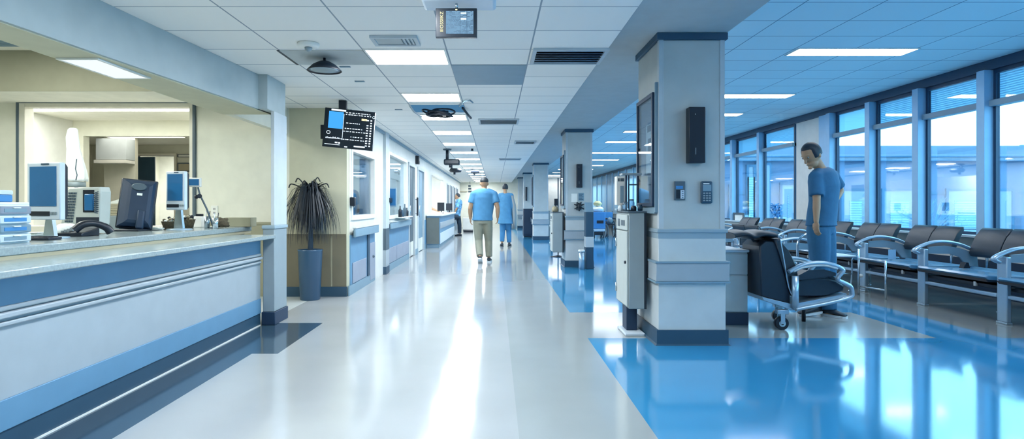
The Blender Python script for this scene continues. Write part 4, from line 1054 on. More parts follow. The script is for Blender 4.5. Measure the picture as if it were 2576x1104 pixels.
# ---- equipment by the third column
def plain_unit(px0, px1, pyt, pyb, d, mat, name, label, cat, door=True, trimmat='black'):
    Yk = F*EYE/(pyb-VY); x0, x1 = PX(px0, Yk), PX(px1, Yk); zt = PZ(pyt, Yk)
    t = thing(name, label, cat, ((x0+x1)/2, Yk+d/2, 0))
    obj('body', S().box(x0, x1, Yk, Yk+d, .05, zt, .01), mat, t)
    obj('plinth', B(x0+.02, x1-.02, Yk+.03, Yk+d-.02, 0, .05), trimmat, t)
    if door:
        dd = obj('door', S().box(x0+.03, x1-.03, Yk-.015, Yk, .1, zt-.04, .005), mat, t)
        obj('handle', S().box(x1-.09, x1-.07, Yk-.03, Yk-.015, zt*.55, zt*.7), 'steel', dd)
    return t, Yk, x0, x1, zt
plain_unit(1317, 1341, 525, 597, .5, 'navy_dark', 'equipment_cabinet', 'dark navy cabinet left of the far printer trolley', 'cabinet')
t, Yk, x0, x1, zt = plain_unit(1350, 1369, 536, 600, .45, 'black', 'printer_trolley', 'dark trolley with a pale printer on top beside the third column', 'trolley', False)
obj('leg', S().tube([(x0-.05, Yk+.0, 0), (x0-.05, Yk, zt-.05)], .02).tube([(x0, Yk-.02, zt*.7), (x1, Yk-.02, zt*.3)], .015), 'frame_blue', t)
p = thing('printer', 'pale grey printer with a dark paper slot, on the far trolley', 'printer', ((x0+x1)/2, Yk+.2, zt))
obj('body', S().box(x0-.12, x1+.04, Yk-.02, Yk+.4, zt+.001, zt+.2, .03), 'grey_blue', p)
obj('upper_body', S().box(x0-.1, x1+.04, Yk-.04, Yk+.4, zt+.2, zt+.5, .06), 'bezel', p)
obj('paper_slot', S().box(x0-.02, x1+.02, Yk-.06, Yk-.02, zt+.24, zt+.36, .02), 'black', p)
obj('tray', S().box(x0-.08, x1+.02, Yk-.12, Yk-.02, zt+.04, zt+.07, .01), 'white', p)
plain_unit(1371, 1384, 530, 596, .4, 'cab_grey', 'equipment_cabinet', 'narrow grey cabinet right of the far printer trolley', 'cabinet')
plain_unit(1386, 1391, 536, 600, .3, 'navy_dark', 'equipment_cabinet', 'thin dark upright unit between the far grey cabinet and the second column', 'cabinet', False)
crumple('cloth_bundle', (PX(1395, 12.0), 11.9, 1.12), (.06, .08, .06), 'tan', 'tan bundle lying on the cabinet by the second column', 'bundle', seed=3, amp=.25)
t = thing('instrument_stand', 'thin dark instrument pole standing behind the cabinet at the second column', 'stand', (PX(1404, 14), 14, 0))
obj('pole', S().cyl((PX(1404, 14), 14, .02), (PX(1404, 14), 14, 1.85), .015), 'grey_dark', t); obj('foot', S().lathe([(0, 0), (.2, 0), (.05, .03), (0, .04)], (PX(1404, 14), 14, 0), 16), 'black', t)
obj('monitor_head', S().box(PX(1394, 14), PX(1401, 14)+.02, 13.95, 14.05, 1.2, 1.36, .01), 'black', t)
obj('arm', S().tube([(PX(1398, 14), 14, 1.2), (PX(1398, 14), 14, 1.1), (PX(1404, 14), 14, 1.05)], .014), 'grey_dark', t)
# ---- blue linen cart and dark chair beyond
Yk = 21.7
x0, x1 = PX(1491, Yk), PX(1523, Yk)
t = thing('linen_cart', 'blue linen cart on casters seen between the near and second columns', 'cart', ((x0+x1)/2, Yk+.3, 0))
obj('body', S().box(x0, x1, Yk, Yk+.6, .36, PZ(533, Yk), .02), 'box_blue', t)
obj('slot', B(x0+.15, x1-.07, Yk-.01, Yk, .55, .66), 'black', t)
obj('lower_frame', S().box(x0+.01, x1-.01, Yk+.02, Yk+.58, .25, .36, .03), 'bezel', t)
for ix in (x0+.07, x1-.07):
    for iy in (Yk+.09, Yk+.5):
        w_ = obj('caster', S().cyl((ix-.02, iy, .07), (ix+.02, iy, .07), .07), 'black', t); obj('hub', S().cyl((ix-.024, iy, .07), (ix+.024, iy, .07), .03), 'white', w_)
obj('axle_block', S().box(x0+.05, x1-.05, Yk+.05, Yk+.55, .12, .25, .02), 'black', t)
zt = PZ(533, Yk)
s = crumple('linen_stack', ((x0+x1)/2, Yk+.3, zt+.09), (.22, .25, .11), 'cloth_white', 'white folded linen on the blue cart', 'linen', seed=6, amp=.12)
crumple('linen_stack', ((x0+x1)/2, Yk+.3, zt+.3), (.15, .16, .1), 'cloth_yellow', 'yellowish cloth bundle on top of the linen cart', 'linen', seed=8, amp=.12)
Yk = 22.5; x0, x1 = PX(1526, Yk), PX(1549, Yk)
t = thing('wheelchair', 'dark folded wheelchair parked right of the blue linen cart', 'wheelchair', ((x0+x1)/2, Yk, 0))
for xx in (x0+.02, x1-.02):
    w_ = obj('wheel', S().tube([(xx, Yk+.3+.29*math.cos(a), .3+.29*math.sin(a)) for a in [2*PI*k/28 for k in range(28)]], .02, 6, closed=True), 'black', t)
    s = S()
    for k in range(8): s.cyl((xx, Yk+.3, .3), (xx, Yk+.3+.28*math.cos(k*PI/4), .3+.28*math.sin(k*PI/4)), .005, seg=5)
    obj('spokes', s, 'steel', w_)
    obj('armrest', S().box(xx-.03, xx+.03, Yk+.05, Yk+.45, .68, .73, .01), 'black', t)
    obj('side_frame', S().tube(arc([(xx, Yk-.2, .04), (xx, Yk-.18, .35), (xx, Yk+.0, .48), (xx, Yk+.45, .5), (xx, Yk+.48, .95), (xx, Yk+.62, .97)], 4), .014, 8), 'grey_dark', t)
    cw = obj('caster', S().cyl((xx-.015, Yk-.12, .07), (xx+.015, Yk-.12, .07), .07), 'black', t)
obj('seat', S().box(x0+.03, x1-.03, Yk, Yk+.45, .47, .52, .015), 'black_soft', t)
obj('backrest', S().box(x0+.03, x1-.03, Yk+.45, Yk+.48, .5, .95, .01), 'box_blue', t)
crumple('bag', ((x0+x1)/2, Yk+.22, .625), (.11, .14, .12), 'grey_blue', 'blue-grey bag resting on the wheelchair seat', 'bag', seed=12, amp=.15)

# ================================================================== LOW CABINET BEHIND THE NEAR COLUMN
t = thing('low_cabinet', 'white low cabinet with a dark base right behind the near column', 'cabinet', (2.3, 6.3, 0))
obj('body', S().box(2.03, 2.54, 6.0, 6.6, .125, .73, .004), 'col_panel', t)
obj('top', S().box(2.02, 2.555, 5.98, 6.62, .73, .757, .008), 'bezel', t)
obj('drawer', S().box(2.05, 2.537, 5.985, 6.0, .51, .715, .004), 'col_panel', t)
obj('door', S().box(2.05, 2.537, 5.985, 6.0, .14, .495, .004), 'col_panel', t)
obj('base', S().box(2.03, 2.55, 5.99, 6.6, 0, .125, .004), 'navy_dark', t)

# ================================================================== RECLINER ON CASTERS
YN, YFr = 5.72, 6.24
def r2(px, py): return ((px - VX) / 256.5 + .02, EYE - (py - VY) / 256.5)
t = thing('recliner_chair', 'dark padded reclining chair with silver arms and casters beside the standing nurse', 'chair', (3.0, 5.98, 0))
obj('back_shell', S().prism([r2(1897, 618), r2(1912, 604), r2(1940, 606), r2(1958, 690), r2(1974, 738), r2(1974, 762), r2(1901, 742)], 'y', YN+.05, YFr-.05, bev=.015), 'leather_dark', t)
obj('back_cushion', S().prism([r2(1930, 600), r2(1946, 598), r2(1966, 628), r2(1988, 664), r2(1992, 700), r2(1974, 736), r2(1960, 690), r2(1945, 640)], 'y', YN+.03, YFr-.03, bev=.02), 'leather', t)
obj('back_piping', S().tube(arc([(*[r2(1946, 600)[0]], YN+.035, r2(1946, 600)[1]), (r2(1955, 650)[0], YN+.035, r2(1955, 650)[1]), (r2(1966, 712)[0], YN+.035, r2(1966, 712)[1]), (r2(1975, 738)[0], YN+.035, r2(1975, 738)[1])]), .008, 6), 'silver', t)
s = S(); X0, X1 = r2(1832, 590)[0], r2(1938, 590)[0]
s.tube(arc([(X0, 5.98, .905), (X0+.12, 5.98, .925), (X0+.2, 5.98, .9), (X0+.3, 5.98, .925), (X1, 5.98, .91)], 6), [(.26, .036)]*25, 14, flat=(0, 1, 0))
obj('headrest', s, 'leather', t)
s = S(); 
obj('headrest_strut', S().tube([(X1-.06, 5.98, .9), (X1-.02, 5.98, .86), (X1+.02, 5.98, .8)], .018).tube([(X0+.22, 5.9, .89), (X0+.25, 5.9, .85), (X1-.0, 5.9, .84)], .012), 'black', t)
obj('seat_cushion', S().prism([r2(1980, 704), r2(2030, 690), r2(2088, 702), r2(2108, 716), r2(2106, 730), r2(2060, 740), r2(1984, 744)], 'y', YN+.05, YFr-.05, bev=.02), 'leather_dark', t)
obj('seat_top', S().prism([r2(1985, 700), r2(2035, 682), r2(2080, 690), r2(2104, 708), r2(2090, 706), r2(2030, 696), r2(1986, 708)], 'y', YN+.06, YFr-.06, bev=.008), 'leather', t)
obj('chassis', S().prism([r2(1900, 742), r2(1974, 762), r2(2108, 734), r2(2112, 744), r2(2030, 764), r2(1976, 776), r2(1904, 752)], 'y', YN+.02, YFr-.02, bev=.006), 'silver', t)
for sy in (YN, YFr):
    pts = arc([(*r2(1979, 770), ), (*r2(1979, 720), ), (*r2(1979, 684), )], 4)
    A = lambda px, py: (r2(px, py)[0], sy, r2(px, py)[1])
    a_ = obj('arm_frame', S().tube([A(1979, 770), A(1979, 690)], [(.035, .022)]*2, 10, flat=(1, 0, 0))
      .tube(arc([A(1963, 680), A(1985, 668), A(2010, 660), A(2045, 658), A(2075, 664), A(2096, 676), A(2086, 690), A(2084, 700), A(2100, 708), A(2114, 716), A(2118, 730), A(2112, 742), A(2060, 756), A(2010, 766), A(1979, 772)], 5), [(.03, .02)]*71, 10, flat=(0, 1, 0)), 'silver', t)
    obj('arm_pad', S().tube(arc([A(1972, 679), A(2000, 668), A(2045, 664), A(2080, 672)], 6), [(.034, .014)]*19, 10, flat=(0, 1, 0)), 'wall_cool', a_)
    obj('side_panel', S().prism([r2(1984, 690), r2(2010, 676), r2(2050, 674), r2(2078, 682), r2(2078, 690), r2(1986, 700)], 'y', sy-.006, sy+.006), 'leather_dark', t)
obj('front_glide', S().cyl((3.2, YFr-.06, 0), (3.2, YFr-.06, .26), .02), 'black', t)
for cx_, cy_ in ((2.775, YN+.06), (2.94, YFr-.06)):
    zt_ = .195
    if cx_ > 3: zt_ = .23
    obj('caster_fork', S().box(cx_-.05, cx_+.06, cy_-.035, cy_+.035, .15, zt_, .006).box(cx_-.02, cx_+.02, cy_-.04, cy_-.03, .06, .16).box(cx_-.02, cx_+.02, cy_+.03, cy_+.04, .06, .16), 'silver', t)
    w_ = obj('caster_wheel', S().cyl((cx_, cy_-.026, .062), (cx_, cy_+.026, .062), .062, seg=28), 'black', t)
    obj('hub', S().cyl((cx_, cy_-.03, .062), (cx_, cy_+.03, .062), .032, seg=20), 'steel', w_)
    obj('hub_cap', S().cyl((cx_, cy_-.033, .062), (cx_, cy_+.033, .062), .014, seg=14), 'black', w_)
    if cx_ < 3: obj('caster_stem', S().cyl((cx_+.05, cy_, .17), (cx_+.05, cy_, .24), .018), 'silver', t)
# ================================================================== BENCH SEATING ALONG THE WINDOWS
def make_bench():
    """one seat module, facing -X, origin on the floor at the front"""
    t = thing('bench_seat', 'x', 'bench seat', (0, 0, 0), 'dark bench seats along the windows')
    h = .56
    seat = S()
    seat.prism([(.0, .455), (.02, .475), (.3, .455), (.62, .44), (.66, .47), (.68, .43), (.3, .40), (.03, .415)], 'y', -h, h-.1, bev=.012)
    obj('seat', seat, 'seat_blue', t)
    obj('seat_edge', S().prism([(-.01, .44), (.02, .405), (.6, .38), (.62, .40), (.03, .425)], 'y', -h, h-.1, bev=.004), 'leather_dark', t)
    for c in (-.22, .215):
        s = S(); R_ = []
        prof = [(.615, .595), (.60, .63), (.625, .70), (.655, .775), (.69, .845), (.735, .91), (.765, .935), (.79, .93), (.775, .89), (.73, .80), (.69, .70), (.66, .62), (.64, .59)]
        s.prism(prof, 'y', c-.212, c+.212, bev=.015, smooth=True)
        obj('back_cushion', s, 'leather', t)
    obj('back_bar', S().tube([(.72, -.47, .62), (.72, .47, .62)], .02).tube([(.72, -.3, .3), (.72, -.3, .8)], .016).tube([(.72, .3, .3), (.72, .3, .8)], .016), 'steel', t)
    obj('side_knob', S().ball((.8, .47, .86), .03, .02, .06, 10), 'black', t)
    y = .46
    obj('arm_rail', S().tube(arc([(.02, y, .625), (-.03, y, .655), (.03, y, .70), (.18, y, .755), (.34, y, .765), (.52, y, .73), (.68, y, .66)], 6), [(.04, .018)]*37, 10, flat=(0, 1, 0)), 'silver', t)
    obj('arm_pad', S().tube(arc([(.02, y, .70), (.18, y, .765), (.34, y, .776), (.52, y, .742), (.64, y, .69)], 6), [(.03, .008)]*25, 10, flat=(0, 1, 0)), 'wall_cool', t)
    obj('arm_panel', S().prism([(.14, .70), (.34, .715), (.5, .69), (.72, .62), (.74, .46), (.60, .47), (.52, .58), (.4, .62), (.2, .62), (.13, .62)], 'y', y-.012, y+.012, bev=.004), 'grey_blue', t)
    obj('leg', S().box(.05, .1, y-.06, y+.06, .02, .68, .01).box(.045, .105, y-.066, y+.066, 0, .02, .004), 'silver', t)
    obj('rail', S().box(.06, .1, -h-.06, y, .255, .3, .012), 'silver', t)
    obj('rear_leg', S().cyl((.56, -.05, 0), (.56, -.05, .4), .016).lathe([(0, 0), (.03, 0), (.02, .012), (0, .012)], (.56, -.05, 0), 10), 'steel', t)
    obj('tray', S().box(.12, .6, -h, h-.12, .33, .37, .006), 'black', t)  # black slab put in to paint the shade under the seat
    obj('tray_clip', S().prism([(.1, .33), (.14, .33), (.1, .38)], 'y', -.3, -.27), 'white', t)
    return t
b0 = make_bench(); b0.location = (5.1, 6.75, 0)
b0['label'] = 'dark bench seat with the largest backrests, at the right edge by the windows'
BL = {5.6: 'bench seat at the near end of the row, mostly showing its silver arm and leg',
      7.9: 'bench seat second from the right edge, below the widest window',
      9.05: 'bench seat in the window row just right of the standing nurse',
      10.2: 'bench seat in the window row partly hidden behind the nurse',
      11.35: 'bench seat in front of the white pier, left of the nurse',
      12.5: 'bench seat with its back against the white pier, farther left',
      13.65: 'farthest visible bench seat, its arched arm beside the near column'}
for yy, l in BL.items(): dup(b0, (5.1, yy, 0), l)
# single seat facing the windows, behind the recliner
dup(b0, (4.25, 8.3, 0), 'bench seat facing the windows, its arched silver arm right behind the recliner', rz=PI)
dup(b0, (3.9, 9.9, 0), 'second seat facing the windows, half hidden behind the near column', rz=PI)
one('folded_leaflet', S().box(5.32, 5.42, 8.06, 8.065, .0, .13).xf(Matrix.Identity(4)).xf(Matrix.Translation((0, 0, .475))), 'frame_blue', 'pale blue leaflet standing on the second bench seat by its arm', 'leaflet', loc=(5.37, 8.06, .475))
one('eyeglass_case', S().prism([(5.52, .46), (5.6, .46), (5.58, .53), (5.545, .53)], 'y', 7.02, 7.1, bev=.006), 'black', 'small black case on the bench seat beside the silver arm', 'case', loc=(5.56, 7.06, .46))
# side table with tubular legs
t = thing('side_table', 'small pale side table on thin steel legs in front of the bench row', 'table', (4.95, 8.4, 0))
obj('table_top', S().box(4.72, 5.0, 8.25, 8.75, .485, .51, .008), 'bezel', t)
for x_, y_ in ((4.75, 8.3), (4.97, 8.3), (4.75, 8.7), (4.97, 8.7)): obj('leg', S().tube(arc([(x_, y_, .485), (x_, y_, .25), (x_-.02, y_, .05), (x_-.05, y_, .008)], 4), .012, 8), 'steel', t)
obj('stretcher', S().cyl((4.75, 8.3, .25), (4.97, 8.3, .25), .01).cyl((4.75, 8.7, .25), (4.97, 8.7, .25), .01), 'steel', t)
t = thing('walking_frame', 'thin steel walking frame standing before the second bench seat', 'walking frame', (4.9, 7.8, 0))
A_, B_ = (PX(2160, 8.0), 8.0), (PX(2228, 7.6), 7.6)
obj('leg', S().cyl((A_[0], A_[1], 0), (A_[0], A_[1], .62), .013), 'steel', t); obj('leg', S().cyl((B_[0], B_[1], 0), (B_[0], B_[1], .5), .013), 'steel', t)
for zc in (.12, .49): obj('crossbar', S().cyl((A_[0], A_[1], zc), (B_[0], B_[1], zc), .011), 'steel', t)
obj('hand_clamp', S().ball((A_[0]+.03, A_[1], .26), .025), 'white', t)
# looped chrome rail by the nurse
t = thing('rail_hoop', 'bent chrome hoop rising from the floor left of the nurse', 'rail', (PX(2010, 7.2), 7.2, 0))
Yk = 7.2
obj('hoop', S().tube(arc([(PX(2006, Yk), Yk, .012), (PX(2006, Yk), Yk, PZ(640, Yk)), (PX(2007, Yk), Yk, PZ(612, Yk)), (PX(2016, Yk), Yk, PZ(596, Yk)), (PX(2034, Yk), Yk, PZ(588, Yk)), (PX(2060, Yk), Yk, PZ(588, Yk)), (PX(2075, Yk), Yk, PZ(600, Yk)), (PX(2077, Yk), Yk, .012)]), .014, 10), 'chrome', t)
for px in (2006, 2077): obj('foot_flange', S().lathe([(0, 0), (.04, 0), (.036, .01), (0, .012)], (PX(px, Yk), Yk, 0), 16), 'steel', t)

# ---- things on the window sill
def onsill(px, X=WX-.07): Y_ = F * X / (px - VX); return Y_
def sill_frame(pxa, pxb, pya, pyb, label):
    Ya, Yb = onsill(pxb), onsill(pxa); t = thing('sill_frame', label, 'frame', (WX-.07, (Ya+Yb)/2, .805))
    za = EYE - (pya-VY)*((Ya+Yb)/2)/F
    s = S().box(WX-.08, WX-.05, Ya, Ya+.08, .806, za).box(WX-.08, WX-.05, Yb-.08, Yb, .806, za).box(WX-.08, WX-.05, Ya+.08, Yb-.08, za-.05, za)
    obj('frame', s, 'grey_dark', t); obj('sheet', B(WX-.066, WX-.06, Ya+.08, Yb-.08, .806, za-.05), 'paper', t)
sill_frame(1845, 1872, 535, 553, 'small grey stand-up frame on the far window sill')
Y_ = onsill(1955)
t = thing('sill_plant', 'bushy blue-toned plant in a white pot on the window sill left of the pier', 'plant', (WX-.07, Y_, .805))
obj('pot', S().lathe([(0, 0), (.045, 0), (.06, .13), (.05, .13), (0, .11)], (WX-.07, Y_, .806), 16), 'white', t)
s = S(); rnd = random.Random(21)
for i in range(170):
    d = Vector((rnd.gauss(0, 1)*.5, rnd.gauss(0, 1), rnd.gauss(0, 1))).normalized() * rnd.uniform(.4, 1) ; c = Vector((WX-.09, Y_, 1.1)) + Vector((d.x*.1, d.y*.24, d.z*.19))
    n1 = Vector((rnd.gauss(0,1), rnd.gauss(0,1), rnd.gauss(0,1))).normalized(); n2 = n1.orthogonal().normalized()
    s.quad(c-n1*.035, c+n2*.018, c+n1*.035, c-n2*.018)
s.tube([(WX-.07, Y_, .92), (WX-.08, Y_, 1.05)], .012, 6)
obj('foliage', s, 'shrub', t)

# ================================================================== OUTSIDE THE WINDOWS
struct('ground', B(WX+.2, 60, -10, 70, -.12, -.02), 'ext_ground')
bl = thing('building', 'flat roofed pale building across the yard outside the windows', 'building', (28, 31, -.02))
ZR = 4.2
obj('wall', B(8.5, 50, 30, 36, -.02, 3.45), 'ext_wall', bl)
obj('fascia', B(8.3, 50.2, 29.8, 36.2, 3.45, 3.75), 'ext_light', bl)
obj('roof', B(8.4, 50.1, 29.9, 36.1, 3.75, ZR), 'ext_roof', bl)
obj('cornice', S().box(8.2, 50.3, 29.7, 36.3, 3.62, 3.68).box(8.2, 50.3, 29.7, 36.3, 3.42, 3.47), 'ext_frame', bl)
def ext_window(px0, px1, pyt, pyb, blind=True):
    a, b = P(px0, pyt, 30), P(px1, pyb, 30)
    f = obj('window', S().box(a.x, b.x, 29.93, 29.998, max(b.z, 0), a.z), 'ext_light', bl)
    obj('surround', S().box(a.x-.12, a.x, 29.9, 29.998, max(b.z, 0), a.z+.12).box(b.x, b.x+.12, 29.9, 29.998, max(b.z, 0), a.z+.12).box(a.x, b.x, 29.9, 29.998, a.z, a.z+.12), 'ext_frame', f)
    obj('blind', B(a.x+.3, b.x-.3, 29.9, 29.93, max(b.z, 0)+.05, a.z-.5), 'ext_blind', f)
for q_ in ((1838, 1850, 470, 575), (1882, 1893, 420, 575), (1905, 1935, 415, 575), (1966, 1995, 465, 575), (2120, 2180, 480, 600), (2222, 2298, 480, 600), (2383, 2472, 480, 600), (2512, 2542, 480, 600), (2600, 2700, 480, 600), (2760, 2860, 480, 600)): ext_window(*q_)
obj('band', B(8.49, 50, 29.97, 30, 1.75, 1.9), 'ext_band', bl)
obj('roof_vent', S().cyl((PX(2570, 32), 32, ZR), (PX(2570, 32), 32, ZR+.25), .1).cyl((PX(2272, 32), 32, ZR), (PX(2272, 32), 32, ZR+.2), .08), 'ext_frame', bl)
bl2 = thing('building', 'brighter taller building seen through the windows left of the nurse', 'building', (9, 45, -.02))
obj('wall', B(8.2, 19.5, 44, 50, -.02, 6.6), 'ext_light', bl2)
obj('roof', B(8.0, 19.8, 43.8, 50.2, 6.6, 6.9), 'ext_band', bl2)
for i in range(5): obj('window', B(9+i*2.1, 10.2+i*2.1, 43.95, 43.998, 4.2, 5.8), 'ext_frame', bl2)
t = thing('bare_shrub', 'leafless shrub outside against the building, behind the second widest pane', 'shrub', (PX(2350, 24), 24, -.02))
s = S(); rnd = random.Random(8); r0 = Vector((PX(2345, 24), 24, -.02))
for i in range(46):
    an = rnd.uniform(-1.1, 1.1); L_ = rnd.uniform(.9, 1.7); az = rnd.uniform(0, 2*PI)
    d = Vector((math.sin(an), math.cos(az)*.35, math.cos(an))).normalized()
    m_ = r0 + d*L_*.5 + Vector((0, 0, .1)); e = r0 + d*L_ + Vector((math.sin(an)*.25, 0, -.05*abs(an)))
    s.tube(arc([r0, m_, e], 3), [.018, .016, .014, .012, .01, .008, .005], 5)
    for k in range(3):
        p_ = m_.lerp(e, k/3); s.tube([p_, p_ + Vector((rnd.uniform(-.25, .25), rnd.uniform(-.1, .1), rnd.uniform(.1, .3)))], [.008, .003], 4)
obj('twigs', s, 'twig', t)

# ================================================================== FAR END OF THE CORRIDOR
YE = 33.25
t = thing('hanging_sign', 'small dark hanging sign at the far end of the corridor', 'sign', (PX(1181, 32), 32, 2.49))
a, b = P(1178, 464, 32), P(1187, 484, 32)
for i in range(3): obj('panel', S().box(a.x, b.x-.03*i, 32, 32.03, b.z+.15*i, b.z+.1+.15*i), 'grey_dark', t)
obj('hanger', S().cyl(((a.x+b.x)/2, 32.01, a.z), ((a.x+b.x)/2, 32.01, 2.489), .012), 'grey_dark', t)
t = thing('wall_fixture', 'black fixture high on the far beige wall', 'fixture', (PX(1168, YE), YE, 2.2))
obj('box', S().box(PX(1164, YE), PX(1170, YE), YE-.15, YE+.04, PZ(457, YE), PZ(450, YE), .01), 'black', t)
t = thing('notice_rail', 'thin dark notice rail across the far beige wall', 'rail', (PX(1160, YE), YE, 1.8))
obj('rail', B(PX(1148, YE), PX(1176, YE), YE, YE+.04, PZ(483, YE), PZ(481, YE)), 'tan', t)
plain_unit(1164, 1189, 548, 580, .8, 'white', 'machine_unit', 'white machine with a round dial at the far end, left of the walking man', 'machine', False)
t = thing('floor_scale', 'low black platform on the floor in front of the white machine', 'platform', (PX(1177, 27), 27, 0))
obj('base', S().box(PX(1166, 27), PX(1190, 27), 26.8, 27.3, 0, .1, .02), 'black', t)
plain_unit(1290, 1304, 523, 567, .6, 'grey_blue', 'equipment_cabinet', 'pale grey-blue unit at the far corridor end right of the gowned person', 'cabinet')
crumple('draped_chair', (PX(1288, 30.5), 30.5, .55), (.3, .3, .72), 'offwhite', 'pale draped shape at the far end beside the gowned person', 'drape', seed=15, amp=.06)

#PEOPLE
# ================================================================== PEOPLE
def remesh(s, voxel, smooth=4, name='body', keep=1.0):
    me = bpy.data.meshes.new(name); bmesh.ops.recalc_face_normals(s.bm, faces=s.bm.faces); s.bm.to_mesh(me); s.bm.free()
    o = bpy.data.objects.new(name, me); COL.objects.link(o)
    r = o.modifiers.new('r', 'REMESH'); r.mode = 'VOXEL'; r.voxel_size = voxel
    if smooth: sm = o.modifiers.new('s', 'SMOOTH'); sm.iterations = smooth; sm.factor = .5
    if keep < 1: dc = o.modifiers.new('d', 'DECIMATE'); dc.ratio = keep
    bpy.context.view_layer.update()
    out = bpy.data.meshes.new_from_object(o.evaluated_get(bpy.context.evaluated_depsgraph_get()))
    bpy.data.objects.remove(o); bpy.data.meshes.remove(me)
    for p in out.polygons: p.use_smooth = True
    return out
def limb(s, pts, rs, seg=14):
    pts = [Vector(p) for p in pts]
    for i, p in enumerate(pts): s.ball(p, rs[i], seg=seg)
    for i in range(len(pts)-1): s.cyl(pts[i], pts[i+1], rs[i], rs[i+1], seg)
def ell_ring(c, lat, dep, a, b, n=24): return [c + lat*math.cos(2*PI*k/n)*a + dep*math.sin(2*PI*k/n)*b for k in range(n)]
def torso(s, J, rows, infl=0):
    """rows: (t along pelvis->neck, half width, half depth)"""
    pel, ch, nk = J['pelvis'], J['chest'], J['neck']
    pts = arc([pel, ch, nk], 10); R_ = []
    for t_, a, b in rows:
        if t_ < 0: c = pel + Vector((0, 0, t_ * (nk-pel).length)); d = Vector((0, 0, 1))
        else:
            f = t_*(len(pts)-1); i = min(int(f), len(pts)-2); c = pts[i].lerp(pts[i+1], f-i); d = (pts[i+1]-pts[i]).normalized()
        lat = J['lat_hip'].lerp(J['lat_sh'], max(0, min(1, t_))).normalized(); lat = (lat - d*lat.dot(d)).normalized(); dep = d.cross(lat).normalized()
        R_.append(ell_ring(c, lat, dep, a+infl, b+infl))
    s.rings(R_)
def hand(s, wr, dirv, palm_n, k=1.0, side=1, curl=.5):
    d = Vector(dirv).normalized(); n = Vector(palm_n); n = (n - d*n.dot(d)).normalized(); l = d.cross(n).normalized()
    M3 = Matrix((l, n, d)).transposed()
    s.ball(wr + d*.05*k, .04*k, .017*k, .055*k, 14, rot=M3)
    for i, L_ in enumerate((.072, .08, .075, .06)):
        o = (i-1.5)*.0195*k
        p0 = wr + d*.085*k + l*o; a1 = curl*.5; p1 = p0 + (d*math.cos(a1) + n*math.sin(a1))*L_*.45*k
        a2 = curl*1.3; p2 = p1 + (d*math.cos(a2) + n*math.sin(a2))*L_*.32*k; a3 = curl*1.9
        p3 = p2 + (d*math.cos(a3) + n*math.sin(a3))*L_*.25*k
        limb(s, [p0, p1, p2, p3], [.0098*k, .009*k, .0082*k, .007*k], 8)
    tb = wr + d*.03*k - l*.032*k*side
    limb(s, [tb, tb + (d*.8 - l*side*.55 + n*.3).normalized()*.04*k, tb + (d*.8 - l*side*.55 + n*.3).normalized()*.04*k + (d + n*.35).normalized()*.03*k], [.0125*k, .011*k, .0085*k], 8)
